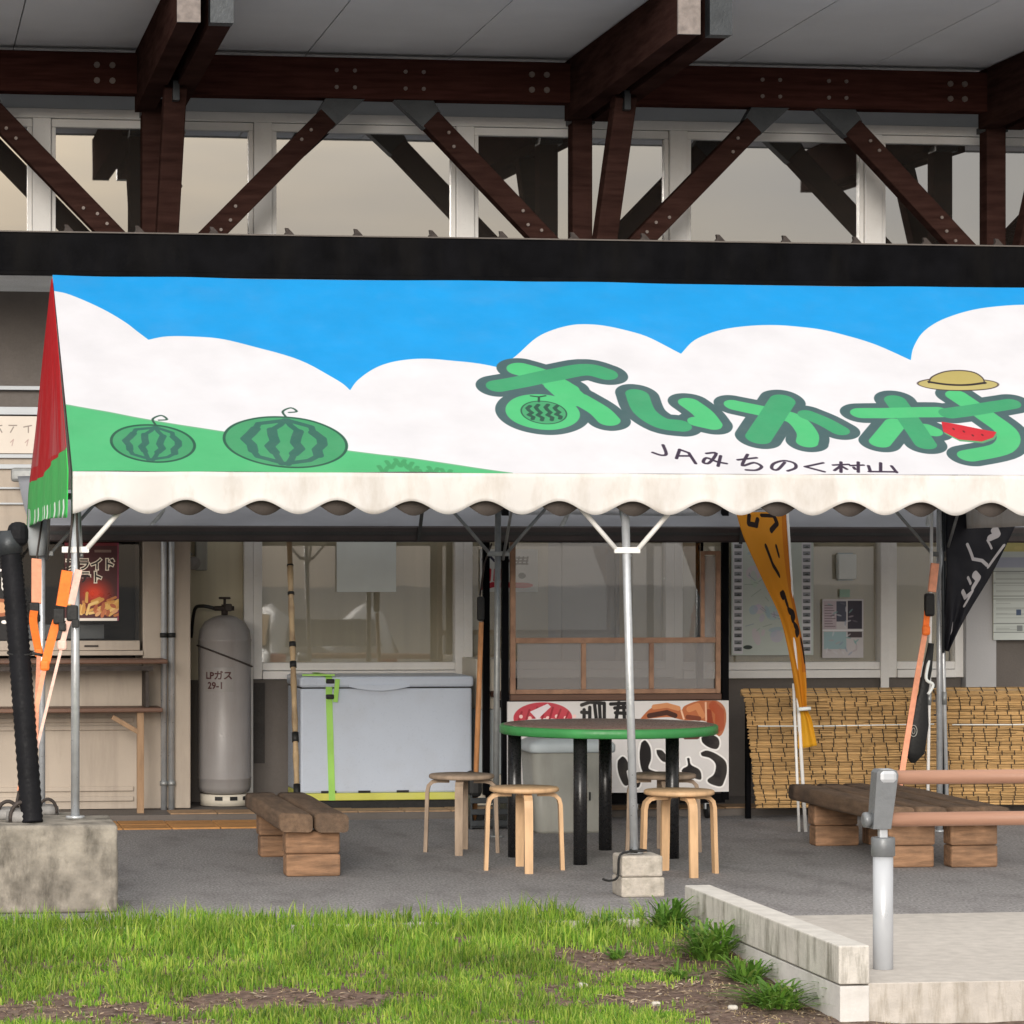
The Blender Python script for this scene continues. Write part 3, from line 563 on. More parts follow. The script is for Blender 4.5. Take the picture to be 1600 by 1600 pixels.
cn = Canvas(.08, .05, 400, (140, 165, 150)); sheet('paper_slip', 'tiny green paper slip above the collage poster', 'paper', cn, 1312, 921, 1328, 933, YP, 'slip_print')
YN = YG - .12
w_, h_ = size(1552, 842, 1680, 1000, YN); cn = Canvas(w_, h_, 400, (188, 194, 190))
cn.rect(0, h_ - .09, w_, h_, (190, 180, 120)); cn.rect(0, h_ - .20, w_, h_ - .13, (165, 170, 185))
for z in (.05, .11, .28, .30, .39, .47): cn.rect(0, z, w_, z + .005, (110, 115, 112))
for i in range(24): y = random.uniform(.06, h_ - .2); cn.rect(.02, y, random.uniform(.1, w_), y + .003, (150, 155, 152))
cn.rect(.165, .17, .20, .21, (70, 85, 110)); cn.rect(.17, .06, .21, .10, (120, 125, 125)); cn.rect(.30, .15, .42, .25, (150, 160, 170))
for i in range(14): cn.ell(random.uniform(0, w_), h_ - random.uniform(.01, .09), .03, .012, random.choice([(205, 190, 130), (170, 165, 110), (200, 200, 180)]), 0, .6)
sheet('notice_board', 'notice sheet with printed tables taped on the sliding door', 'poster', cn, 1552, 842, 1680, 1000, YN, 'notice_print', .006)
# awning with its front bar
YA = 18.9
aw = thing('awning', 'grey vinyl roll-out awning with dark front bar behind the tent', 'awning', (4, YA, 1.77)); ax0, ax1 = .90, 8.9
m = MB(); m.grid(lambda a, b: (ax0 + (ax1 - ax0) * a - .06 * b, YA + .03 + .72 * b, 1.86 + .34 * b - .05 * math.sin(math.pi * b) + .012 * math.sin(a * 40) * math.sin(b * 9)), 120, 10); m.build('awning_sheet', 'awning', aw, solid=.004)
box_part('front_bar', 'bar', aw, ax0 + .1, ax1, YA - .03, YA + .03, 1.772, 1.872, .01)
box_part('bar_groove', 'blacktrim', aw, ax0 + .1, ax1, YA - .034, YA - .03, 1.815, 1.835)
box_part('roller_case', 'zinc_d', aw, ax0 - .1, ax1, YA + .74, YA + .82, 2.16, 2.25, .02)
for x in (1.6, 4.2, 6.6, 8.5):
    m = MB(); m.tube([(x, YA + .03, 1.83), (x + .2, YA + .5, 2.02), (x, YA + .78, 2.2), (x, YG - .03, 2.34)], .016, 8); m.build('folding_arm', 'zinc_d', aw)
for u, v0, v1 in ((657, 795, 846), (1160, 803, 850)):
    a, b = W(u + 3, v0, YA - .05), W(u - 3, v1, YA - .05); m = MB(); m.beam(a, b, .022, .008); m.build('hanging_strap', 'blacktrim', aw)
# gas cylinder
gx, gy = WX(351, 20.15), 20.15
gc = thing('gas_cylinder', 'tall grey gas cylinder chained beside the beige kiosk corner', 'gas cylinder', (gx, gy, .05))
gr = .174; zt = 1.30
m = MB(); m.lathe([(.05, .125), (gr - .05, .125), (gr - .012, .14), (gr, .17), (gr, .22), (gr + .003, .224), (gr + .003, .232), (gr, .236), (gr, 1.125), (gr + .003, 1.13), (gr + .003, 1.14), (gr, 1.144), (gr - .008, 1.20), (gr - .04, 1.255), (gr - .10, 1.29), (.03, zt), (.001, zt)], (gx, gy, 0), 40); body = m.build('body', 'gasgrey', gc)
m = MB(); m.lathe([(gr - .018, .05), (gr - .012, .05), (gr - .012, .123), (gr - .04, .123), (.03, .123)], (gx, gy, 0), 40); m.build('foot_ring', 'cream', gc)
for a in (-110, -75, -40): p = Vector((gx + (gr - .012) * math.cos(R(a)), gy + (gr - .012) * math.sin(R(a)), .10)); m = MB(); m.box(p, (.05, .01, .025), 0, Matrix.Rotation(R(a + 90), 3, 'Z')); m.build('slot', 'blacktrim', gc)
m = MB(); m.tube([(gx, gy, zt - .01), (gx, gy, zt + .07)], .022); m.tube([(gx - .07, gy - .02, zt + .045), (gx + .06, gy - .02, zt + .045)], .016); m.box((gx + .02, gy - .03, zt + .05), (.05, .05, .05), .01); vl = m.build('valve', 'iron', gc)
m = MB(); m.tube([(gx, gy, zt + .07), (gx, gy, zt + .11)], .009); m.lathe([(.035, zt + .105), (.042, zt + .112), (.035, zt + .12)], (gx, gy, 0), 12); m.build('hand_wheel', 'iron', vl)
m = MB(); m.tube(crom([(gx - .07, gy - .02, zt + .045), (gx - .15, gy + .01, zt + .06), (gx - .19, gy + .1, zt + .03), (gx - .2, gy + .22, zt - .15)]), .012, 8); m.build('gas_hose', 'blacktrim', gc)
ring = [(gx + (gr + .008) * math.cos(a), gy + (gr + .008) * math.sin(a), 1.03 - .07 * math.cos(a)) for a in np.linspace(-math.pi, 0, 24)]
m = MB(); m.tube(ring + [(gx + gr + .02, gy + .3, .95)], .006, 6); m.build('chain', 'iron', gc)
cn = Canvas(.20, .16, 700, (136, 133, 131)); cn.text('LPガス', .005, .085, .062, (66, 34, 34), .028); cn.text('29-1', .02, .02, .062, (66, 36, 36), .028)
m = MB(); m.grid(lambda a, b: (gx + (gr + .002) * math.sin(R(-52 + 66 * a)), gy - (gr + .002) * math.cos(R(-52 + 66 * a)), .80 + .16 * b), 14, 1); m.build('stencil', cn.material('stencil_print', .4, gain=1.0), body)
# gas regulator on the wall
rg = thing('gas_regulator', 'small grey gas regulator box on the wall above the cylinder', 'regulator', (2.10, YG - .01, 1.5))
p = W(312, 880, YG - .06); box_part('casing', 'bin', rg, p.x - .03, p.x + .05, YG - .09, YG - .006, p.z - .05, p.z + .18, .01)
tube_part('meter_can', 'ironlite', rg, [(p.x - .05, YG - .06, p.z + .0), (p.x - .05, YG - .17, p.z + .0)], .045, 16); tube_part('pipe', 'zinc_d', rg, crom([(p.x - .06, YG - .07, p.z + .05), (p.x - .1, YG - .07, p.z + .12), (p.x - .04, YG - .07, p.z + .22), (p.x - .04, YG - .03, p.z + .4)]), .014, 8)
# freezer
fx0, fx1, fy0, fy1 = WX(470, 19.75), WX(738, 19.75), 19.75, 20.40
fz = thing('chest_freezer', 'pale blue-grey chest freezer with lime strap and yellow taped base', 'freezer', ((fx0 + fx1) / 2, 20.07, .05))
box_part('body', 'freezer', fz, fx0, fx1, fy0 + .01, fy1, .145, .83, .015)
box_part('plinth', 'blacktrim', fz, fx0 + .03, fx1 - .03, fy0 + .04, fy1 - .03, .045, .10)
box_part('yellow_base', 'yellowtape', fz, fx0 - .002, fx1 + .002, fy0 + .004, fy1 - .02, .098, .146, .006)
for u in (514, 572, 632): x = WX(u, fy0); box_part('vent_slot', 'blacktrim', fz, x - .05, x + .05 - (.02 if u > 520 else 0), fy0 + .004, fy0 + .012, .148, .162)
lid = box_part('lid', 'freezer', fz, fx0 - .008, fx1 + .008, fy0 - .012, fy1, .834, .905, .018)
m = MB(); m.prism([(-.2 + .4 * k / 14, -.026 * math.sin(math.pi * k / 14)) for k in range(15)] + [(.2, .012), (-.2, .012)], lambda a, b, t: (WX(592, fy0) + a, fy0 - .026 + t, .838 + b), .03); m.build('handle', 'freezer', lid)
box_part('lid_gap', 'blacktrim', fz, fx0 + .004, fx1 - .004, fy0 + .012, fy1 - .01, .826, .836)
sx = WX(516, fy0); m = MB(); m.prism([(fy0 + .003, .10), (fy0 + .003, .80), (fy0 - .02, .90), (fy0 + .02, .912), (fy1 - .03, .912), (fy1 - .03, .907), (fy0 + .03, .907), (fy0 - .013, .895), (fy0 + .008, .80), (fy0 + .008, .10)], lambda a, b, t: (sx - .02 + t + (.9 - b) * .03 - .012, a, b), .042); strap = m.build('lime_strap', 'lime', fz)
for z in (.76, .86): box_part('buckle', 'blacktrim', strap, sx - .03, sx + .025, fy0 - .025, fy0 - .002, z, z + .03, .006)
m = MB(); m.beam((sx + .03, fy0 - .02, .74), (sx + .045, fy0 - .022, .89), .03, .006); m.beam((sx - .18, fy0 + .03, .915), (sx + .03, fy0 + .0, .915), .035, .01); m.build('strap_tail', 'lime', strap)
# cream cabinet right of the freezer
cx0, cx1 = WX(744, 19.9), WX(796, 19.9)
cb = thing('utility_cabinet', 'narrow cream and pale grey cabinet between freezer and display cart', 'cabinet', ((cx0 + cx1) / 2, 20.1, .045))
box_part('upper_box', 'cream', cb, cx0, cx1, 19.9, 20.4, .68, 1.01, .008); box_part('lower_box', 'bluegrey', cb, cx0 + .004, cx1 - .004, 19.905, 20.4, .25, .678, .006); box_part('base', 'cream', cb, cx0 - .004, cx1 + .004, 19.89, 20.4, .046, .248, .006); box_part('label_plate', 'blacktrim', cb, cx1 - .08, cx1 - .02, 19.895, 19.9, .69, .74)
# display cart
YC = 19.2; kx0, kx1 = WX(790, YC), WX(1134, YC)
ca = thing('display_cart', 'glazed wooden display cart with brown frame and food signboard below', 'cart', ((kx0 + kx1) / 2, 19.5, 0))
for x in (kx0, kx1):
    for y in (YC + .0, YC + .62): box_part('post', 'black', ca, x - .022, x + .022, y, y + .045, .12, 2.05, .004)
for y in (YC + .02, YC + .64): box_part('base_rail', 'black', ca, kx0, kx1, y, y + .03, .10, .16)
box_part('worktop', 'counterwood', ca, kx0 + .03, kx1 - .03, YC - .01, YC + .66, .765, .803, .004)
fr = MB(); fl, fr_ = kx0 + .03, kx1 - .035
for a, b, c, d in ((fl, fl + .035, .806, 1.80), (fr_ - .03, fr_, .806, 1.72), (fl + .036, fr_ - .031, .806, .835), (fl + .036, fr_ - .031, 1.13, 1.165), (WX(912, YC) - .015, WX(912, YC) + .015, .836, 1.129), (WX(1018, YC) - .015, WX(1018, YC) + .015, .836, 1.129), (fr_ - .13, fr_ - .105, 1.166, 1.72), (fr_ - .104, fr_ - .031, 1.695, 1.72)): fr.span(a, b, YC - .005, YC + .025, c, d, .003)
fr = fr.build('sash_frame', 'pinewood', ca)
xs = [fl + .036, WX(912, YC), WX(1018, YC), fr_ - .03]
for a, b in zip(xs, xs[1:]): box_part('pane', 'film', fr, a + .012, b - .012, YC + .008, YC + .013, .836, 1.129)
box_part('pane', 'film', fr, fr_ - .104, fr_ - .031, YC + .008, YC + .013, 1.166, 1.69)
box_part('pane', 'glass_low', fr, fl + .036, fr_ - .131, YC + .008, YC + .013, 1.166, 2.0)
cw, chh = kx1 - kx0, .585; cn = Canvas(cw, chh, 500, (214, 211, 210))
def cpt(u, v): return ((u - 793) / 344 * cw, (1238 - v) / 144 * chh)
def z1(x, y): return cpt(780 + x / 4, 1080 + y / 4)
cn.ell(*z1(270, 160), .19, .10, (190, 60, 75)); cn.ell(*z1(270, 220), .2, .06, (214, 211, 210))
for i in range(7): cn.stroke([z1(120 + 48 * i, 175 - 8 * (i % 3)), z1(140 + 48 * i, 80 + abs(i - 3) * 14)], .006, (150, 35, 50)); cn.ell(*z1(135 + 55 * i, 150 + 10 * (i % 2)), .012, .012, (240, 200, 195))
cn.poly([z1(190, 120), z1(300, 70), z1(320, 90), z1(235, 170)], (225, 215, 220))
for p in ([(510, 80), (560, 62), (640, 70)], [(525, 110), (525, 170)], [(560, 95), (560, 165)], [(590, 80), (600, 165)], [(620, 80), (625, 170)], [(650, 70), (650, 165)], [(510, 125), (545, 128)], [(690, 75), (800, 70)], [(740, 65), (725, 165)], [(715, 100), (790, 95)], [(720, 130), (800, 135)], [(770, 85), (775, 165)]): cn.stroke([z1(*q) for q in p], .011, (28, 26, 28))
cn.poly([z1(*q) for q in crom([(870, 175), (930, 110), (1010, 75), (1090, 85), (1130, 115), (1150, 90), (1230, 60), (1340, 55), (1400, 100), (1410, 190), (1380, 275), (1330, 270), (1290, 190), (1150, 180), (1060, 160), (960, 165), (870, 175)], 4)], (176, 100, 62))
for p, r, c in (([(960, 95), (1040, 85), (1110, 105)], .016, (205, 140, 95)), ([(930, 150), (1040, 130), (1090, 150)], .016, (70, 38, 28)), ([(1180, 110), (1230, 90), (1260, 150)], .02, (200, 130, 85)), ([(1330, 90), (1370, 130), (1370, 220)], .03, (165, 72, 36)), ([(1300, 130), (1310, 200), (1350, 250)], .02, (140, 55, 28)), ([(1130, 120), (1145, 170)], .006, (230, 190, 160)), ([(1282, 70), (1285, 180)], .006, (225, 180, 150)), ([(1170, 160), (1240, 170)], .015, (120, 60, 40))): cn.stroke([z1(*q) for q in p], r, c)
cn.poly([z1(*q) for q in ((1140, 290), (1180, 270), (1250, 255), (1270, 280), (1230, 300), (1150, 300))], (92, 52, 44))
def blob(pts): 
    q = [z1(*a) for a in crom(pts + pts[:1], 5)]; cn.stroke(q, .012, (240, 238, 236)); cn.poly(q, (24, 20, 22))
for b_ in ([(735, 430), (765, 405), (795, 440), (808, 520), (805, 575), (775, 585), (745, 530), (732, 470)], [(880, 320), (905, 305), (935, 350), (940, 420), (925, 480), (975, 505), (960, 520), (900, 515), (875, 460), (870, 380)], [(975, 365), (1010, 370), (1040, 410), (1040, 440), (1010, 435), (980, 395)], [(1165, 420), (1180, 420), (1190, 460), (1240, 490), (1255, 530), (1240, 555), (1140, 510), (1140, 485), (1170, 465)], [(1040, 350), (1060, 330), (1100, 400), (1110, 470), (1070, 480), (1045, 400)], [(1255, 290), (1300, 268), (1355, 290), (1368, 330), (1350, 362), (1300, 350), (1262, 320)], [(1252, 385), (1290, 372), (1350, 395), (1405, 440), (1415, 500), (1400, 560), (1375, 598), (1310, 580), (1295, 555), (1335, 520), (1345, 460), (1310, 420), (1260, 405)], [(800, 500), (850, 510), (875, 560), (860, 600), (820, 580)], [(160, 330), (195, 340), (208, 400), (210, 460), (190, 470), (165, 440)]):
    blob(b_) if b_[0][0] != 160 else cn.poly([z1(*a) for a in crom(b_ + b_[:1], 5)], (185, 20, 40))
panel('signboard', cn.material('cart_sign_print', .45, dirt=.15), ca, kx0 + .005, kx1 + .01, YC - .035, .175, .76, .02)
for x in (kx0 + .1, kx1 - .6, kx1 - .1): m = MB(); m.tube([(x - .02, YC + .05, .05), (x + .02, YC + .05, .05)], .05, 14); w = m.build('caster', 'blacktrim', ca); box_part('fork', 'zinc', w, x - .03, x + .03, YC + .03, YC + .07, .06, .12)
# reed screens
def reed_screen(lab, xa, xb, skew, seed):
    rnd = random.Random(seed); ya, yb, z0, z1_ = 19.12, 19.0, .085, .835
    t = thing('reed_screen', lab, 'reed screen', ((xa + xb) / 2, 19.1, 0)); s = MB(); n = 78
    for i in range(n):
        f = i / (n - 1); z = z0 + (z1_ - z0) * f; y = yb + (ya - yb) * f; x = xa + skew * (1 - f) + rnd.uniform(-.006, .006)
        if f > .93: y += (f - .93) * 1.0; z -= (f - .93) ** 2 * 2
        while x < xb - .05:
            ln = min(rnd.uniform(.25, .9), xb - x); dz = rnd.uniform(-.004, .004); sg = rnd.uniform(-.008, .008)
            s.tube([(x, y + rnd.uniform(-.006, .004), z + dz), (x + ln * .5, y + rnd.uniform(-.004, .004), z + dz + sg * .4), (x + ln, y + rnd.uniform(-.006, .006), z + dz + rnd.uniform(-.004, .004))], rnd.uniform(.0045, .0075), 5); x += ln - rnd.uniform(.0, .02)
    o = s.build('reed_weave', 'reed', t); o['kind'] = 'stuff'
    m = MB(); m.grid(lambda a, b: (xa + .02 + skew * (1 - b) + (xb - xa - .03 - skew * (1 - b)) * a, yb + (ya - yb) * b + .012 + max(0, b - .93), z0 + (z1_ - z0) * b), 2, 8); m.build('reed_backing', 'reed', t, solid=.004)
    c = MB(); nx = int((xb - xa) / .085)
    for k in range(nx):
        x = xa + .05 + k * .085; i = 0
        while i < n - 2:
            f0, f1 = i / n, min(1, (i + 3) / n); off = rnd.uniform(-.007, .007) + (.006 if (i // 3) % 2 else -.006) + .01 * math.sin(i * .3 + k)
            P = lambda f: (x + off + skew * (1 - f), yb + (ya - yb) * f - .009 + max(0, f - .93), z0 + (z1_ - z0) * f)
            c.tube([P(f0), P(f1)], .0036, 4); i += 3
    c = c.build('binding_cord', 'cord', t); c['kind'] = 'stuff'
    m = MB(); m.tube([(xa, ya + .06, z1_ - .03), (xb, ya + .06, z1_ - .03)], .02, 8); m.build('hanging_rod', 'bamboo', t)
    for z in (.60,): m = MB(); m.tube([(xa + .08, yb + .06, z), (xa + .5, yb + .075, z - .004), (xb - .02, yb + .075, z + .004)], .0045, 5); m.build('tie_cord', 'paper', t)
    for x in (xa + .05, xb - .08): box_part('stand_leg', 'black', t, x - .015, x + .015, ya + .05, ya + .09, .0, z1_ - .04)
    return t
reed_screen('tan woven reed screen behind the yellow banner pole', WX(1163, 19.1), WX(1462, 19.1), .05, 3)
reed_screen('tan woven reed screen behind the bundle of tent poles and the far bench', WX(1466, 19.1), WX(1720, 19.1), .0, 5)

# ================================================================== TENT
TX0, TX1, YE, YR, ZE, ZR = .885, 6.52, 14.60, 16.36, 2.068, 3.165
YB = 2 * YR - YE
SL = math.hypot(YR - YE, ZR - ZE)
tent = thing('event_tent', 'white event tent with blue sky and cloud print and green lettering on its roof', 'tent', (3.65, YR, 0))
def roof_pt(u, v):        # where a sight line meets the front slope: metres along the eave, metres up the slope
    a, b = (u - PPX) / FPX, (PPY - v) / FPX; d = Vector((ST + a * CT, CT - a * ST, b)); k = (ZR - ZE) / (YR - YE)
    t = (ZE - k * YE - CH) / (d.z - k * d.y); p = Vector((0, 0, CH)) + d * t
    return (p.x - TX0, math.hypot(p.y - YE, p.z - ZE) * (1 if p.z >= ZE else -1))
Q = lambda *pts: [roof_pt(*p) for p in pts]
cv = Canvas(TX1 - TX0, SL, 400, (6, 166, 246))
clouds = [[(60, 450), (85, 455), (110, 460), (160, 480), (195, 500), (215, 515), (232, 528)], [(232, 528), (262, 523), (310, 522), (360, 527), (420, 540), (480, 560), (530, 588), (547, 602)], [(547, 602), (560, 585), (590, 565), (630, 555), (670, 554), (730, 560), (780, 570)], [(780, 570), (805, 553), (840, 525), (880, 510), (920, 507), (965, 512), (1010, 523), (1064, 548)], [(1064, 548), (1085, 527), (1120, 512), (1165, 505), (1210, 504), (1270, 508), (1320, 517), (1370, 532), (1423, 556)], [(1423, 556), (1428, 535), (1445, 512), (1480, 493), (1530, 481), (1600, 476), (1660, 480), (1780, 500)]]
edge = [p for c in clouds for p in crom(Q(*c), 5)]
cv.poly(edge + [(TX1 - TX0 + .3, -.2), (-.3, -.2)], (243, 243, 249))
cv.poly(crom(Q((60, 624), (100, 632), (200, 648), (350, 672), (560, 704), (700, 724), (800, 739)), 5) + [(-.3, -.3)], (86, 196, 130))
cv.stroke(crom(Q((60, 624), (100, 632), (200, 648), (350, 672), (560, 704), (700, 724), (800, 739)), 5), .006, (120, 190, 145))
for u, v in ((592, 728), (604, 720), (618, 717), (630, 721), (638, 728), (655, 735), (670, 730), (690, 733)):
    cv.stroke(Q((u, v), (u + 6, v + 10)), .012, (70, 165, 105)); cv.stroke(Q((u + 14, v + 2), (u + 8, v + 12)), .012, (70, 165, 105))
def melon(cx, cy, rx, ry, rot, seed):        # a plain striped watermelon
    rn = random.Random(seed); (a, b), (c, d) = Q((cx, cy), (cx + rx, cy)); e = roof_pt(cx, cy - ry); rxm = math.hypot(c - a, d - b); rym = e[1] - b
    cv.ell(a, b, rxm, rym, (40, 95, 75), rot); cv.ell(a, b, rxm - .014, rym - .016, (70, 165, 112), rot)
    for k in (-.62, -.22, .2, .6):
        pts = []
        for j in range(9):
            s = -1 + j / 4; w = math.sqrt(max(0, 1 - s * s)); x, y = k * rxm * w * .95 + .05 * rxm * math.sin(j * 2.2 + k * 7), s * rym * .86
            pts.append((a + x * math.cos(rot) - y * math.sin(rot), b + x * math.sin(rot) + y * math.cos(rot)))
        cv.stroke(pts, .055 * rxm, (52, 112, 98)); cv.stroke(pts[2:-2], .085 * rxm, (52, 112, 98))
    t = (a - math.sin(rot) * rym, b + rym * .97); cv.stroke(crom([t, (t[0] - .01, t[1] + .06), (t[0] + .035, t[1] + .10), (t[0] + .06, t[1] + .06), (t[0] + .02, t[1] + .05)], 5), .006, (50, 90, 75))
melon(239, 691, 67, 31, -.14, 1); melon(446, 687, 97, 42, -.12, 2)
LG, MG, DK = (84, 204, 132), (66, 170, 118), (74, 104, 108)
letters = [
 ([(812, 573), (850, 586), (885, 607)], LG, .068), ([(872, 600), (897, 622)], LG, .075), ([(905, 622), (935, 640), (951, 656)], LG, .06), ([(778, 599), (843, 588), (910, 577), (947, 585)], MG, .062),
 ([(996, 616), (1007, 642), (1033, 660), (1062, 664)], MG, .062), ([(1077, 627), (1098, 643), (1111, 660)], LG, .058), ([(1090, 657), (1112, 662)], LG, .052),
 ([(1148, 629), (1195, 638), (1240, 648), (1261, 671), (1261, 687)], LG, .056), ([(1223, 620), (1204, 650), (1185, 681)], MG, .066), ([(1262, 642), (1288, 653), (1312, 667)], MG, .052),
 ([(1399, 656), (1375, 687)], LG, .056), ([(1447, 665), (1458, 670)], LG, .05), ([(1399, 620), (1420, 650), (1446, 690)], MG, .058), ([(1345, 639), (1468, 639)], LG, .055),
 ([(1495, 612), (1540, 644), (1574, 672), (1566, 697), (1514, 710)], LG, .06), ([(1483, 641), (1579, 626)], MG, .055)]
c0 = roof_pt(848, 641); c1 = roof_pt(905, 641); c2 = roof_pt(848, 613); rx, ry = c1[0] - c0[0], c2[1] - c0[1]
for pts, col, r in letters: cv.stroke(crom(Q(*pts), 6), r + .052, DK)
cv.ell(*c0, rx + .052, ry + .052, DK)
cv.ell(*c0, rx, ry, LG)
for pts, col, r in letters: cv.stroke(crom(Q(*pts), 6), r, col)
cv.ell(c0[0] + .005, c0[1] - .005, .118, .125, (45, 95, 75)); cv.ell(c0[0] + .005, c0[1] - .005, .110, .117, (72, 170, 115))
for k in (-.07, -.025, .025, .07): cv.stroke([(c0[0] + .005 + k + .012 * math.sin(j * 2.4), c0[1] - .005 + (j - 3) * .028 * math.sqrt(1 - (k / .12) ** 2)) for j in range(7)], .011, (38, 88, 70))
cv.stroke([(c0[0], c0[1] + .11), (c0[0] + .01, c0[1] + .16), (c0[0] - .03, c0[1] + .17)], .006, (40, 80, 65)); cv.stroke([(c0[0] + .01, c0[1] + .16), (c0[0] + .045, c0[1] + .17)], .006, (40, 80, 65))
sl_ = Q((1471, 654), (1557, 670), (1552, 679), (1534, 686), (1498, 683), (1474, 670)); cv.poly([(x, y - .02) for x, y in sl_], (100, 170, 120)); cv.poly(sl_, (214, 40, 55))
for u, v in ((1490, 666), (1506, 670), (1520, 676), (1535, 675)): cv.ell(*roof_pt(u, v), .006, .012, (120, 20, 30))
hb = roof_pt(1497, 594); cv.ell(hb[0], hb[1], .222, .075, (75, 62, 60)); cv.ell(hb[0], hb[1], .214, .064, (200, 186, 120))
hc = Q((1450, 592), (1455, 582), (1475, 573), (1498, 571), (1522, 575), (1536, 584), (1540, 594)); cv.poly(crom(hc, 5), (75, 62, 60)); cv.poly([(hb[0] + (x - hb[0]) * .95, hb[1] + (y - hb[1]) * .93) for x, y in crom(hc, 5)], (196, 180, 108)); cv.stroke(crom(Q((1452, 590), (1480, 594), (1510, 595), (1539, 592)), 4), .010, (40, 30, 34))
INK = (62, 48, 70)
for s_ in ([(1036, 695), (1041, 709), (1033, 711), (1020, 707)], [(1062, 702), (1057, 716)], [(1062, 702), (1076, 707), (1087, 724)], [(1059, 712), (1078, 712)], [(1104, 708), (1119, 708), (1108, 723), (1099, 722), (1104, 715), (1120, 721), (1135, 724)], [(1126, 712), (1122, 728)], [(1153, 718), (1182, 714)], [(1168, 709), (1160, 727), (1178, 722), (1190, 728), (1182, 734), (1166, 734)], [(1226, 721), (1215, 733), (1206, 731), (1209, 723), (1225, 718), (1241, 722), (1243, 730), (1231, 735)], [(1286, 722), (1258, 728), (1288, 737)], [(1302, 726), (1326, 725)], [(1314, 721), (1314, 738)], [(1313, 728), (1304, 735)], [(1315, 728), (1323, 733)], [(1329, 727), (1349, 726)], [(1341, 721), (1341, 738)], [(1334, 730), (1336, 733)], [(1376, 722), (1376, 737)], [(1357, 727), (1360, 737)], [(1393, 727), (1401, 738)], [(1358, 737), (1401, 737)]): cv.stroke(crom(Q(*s_), 4) if len(s_) > 3 else Q(*s_), .0085, INK)
roof_mat = cv.material('tent_roof_print', .62, dirt=.03, dirt_col=(.55, .52, .48), transl=.22, bump=.14, gain=.72)
def roof_fn(a, b, back=False):
    x = TX0 + (TX1 - TX0) * a; y = (YB + (YR - YB) * b) if back else YE + (YR - YE) * b; z = ZE + (ZR - ZE) * b
    bay = ((x - .893) % 2.745) / 2.745; sag = .022 * math.sin(math.pi * b) * math.sin(math.pi * bay) + .006 * mnoise.noise((x * 2.2, b * 2.5, 5)) + .006 * math.sin(math.pi * bay) * b
    z -= sag; z += .004 * mnoise.noise((x * 6, b * 7, 2)) * math.sin(math.pi * b)
    return (x, y, z)
m = MB(); m.grid(lambda a, b: roof_fn(a, b), 240, 60); m.build('front_roof_cloth', roof_mat, tent, normals=False)
MT['tentwhite'] = M('tent_canvas', (.73, .71, .69), .65, var=.05, scale=4, bump=.06, bscale=9, stain=(.42, .35, .27), stain_amt=.45, stain_scale=3.2, stain_stretch=(2, 2, .8)); translucent(MT['tentwhite'], .22)
m = MB(); m.grid(lambda a, b: roof_fn(a, b, True), 80, 20); m.build('rear_roof_cloth', 'tentwhite', tent)
TROUGH = 1.605; PER = .3635
def val_fn(a, b):
    x = TX0 + (TX1 - TX0) * a; ph = math.cos(2 * math.pi * (x - TROUGH) / PER); zb = 1.899 - .033 * ph
    k = 1 - b; return (x, YE - .004 - .008 * k + k * (.012 * math.sin(2 * math.pi * (x - TROUGH) / PER + .8) + .018 * mnoise.noise((x * 1.7, b, 8))), zb + (ZE - .002 - zb) * b + .003 * mnoise.noise((x * 3, b, 4)))
m = MB(); m.grid(val_fn, 360, 8); m.build('valance', 'tentwhite', tent, solid=.003)
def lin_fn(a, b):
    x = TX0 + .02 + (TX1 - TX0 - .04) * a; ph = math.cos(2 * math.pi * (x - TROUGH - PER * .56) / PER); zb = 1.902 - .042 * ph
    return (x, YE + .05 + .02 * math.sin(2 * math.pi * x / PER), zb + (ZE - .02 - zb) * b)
m = MB(); m.grid(lin_fn, 300, 4); m.build('inner_valance', 'shaded_lining', tent, solid=.003)
# striped gable end
cg = Canvas(1, 1, 500, (70, 170, 90))
cg.poly(crom([(0, .205), (.25, .20), (.45, .205), (.62, .235), (.8, .25), (1, .265)], 5) + [(1, 1), (0, 1)], (172, 8, 22))
cg.poly([(.97, .0), (1, 0), (1, .26), (.95, .25)], (60, 200, 90))
for i in range(26):
    x = random.choice([random.uniform(0, .32), random.uniform(.55, 1)]); h = random.uniform(.28, .55)
    cg.poly([(x - .03, .26), (x + .03, .26), (x + .004, .26 + h)], (165, 92, 92), .45)
for i in range(13): x = .04 + .075 * i + random.uniform(-.02, .02); cg.stroke([(x, 0), (x + .012, .04), (x + .004, .065)], .009, (225, 235, 228))
def gab_fn(a, b):
    z = 1.845 + (ZR - .02 - 1.845) * b; k = max(0, (z - ZE) / (ZR - ZE)); y = YB + .05 - (YB - YE + .06) * a; y = YR + (y - YR) * (1 - k)
    bulge = .075 * (1 - b) ** 2 * a * .35 + (1 - b) * .05 * (1 - a); fold = .012 * math.sin(a * 34 + 3 * b) * (1 - b) * (.4 + b)
    return (TX0 - .004 - bulge + fold, y, z + .02 * math.sin(a * 3.1) * (b < .01))
m = MB(); m.grid(gab_fn, 70, 50); m.build('gable_cloth', cg.material('gable_print', .7, transl=.1, bump=.06), tent, solid=.003)
m = MB(); m.grid(lambda a, b: (TX1 + .003 + .012 * math.sin(a * 34) * (1 - b), YR + (YB - YE) / 2 * (2 * a - 1) * (1 - max(0, ((1.85 + (ZR - 1.85) * b) - ZE) / (ZR - ZE))), 1.85 + (ZR - .02 - 1.85) * b), 40, 30); m.build('gable_cloth', 'tentwhite', tent, solid=.003)
YF, YBk = 14.72, 18.05
XP = (.905, 3.652, 6.40)
blk_top = .41
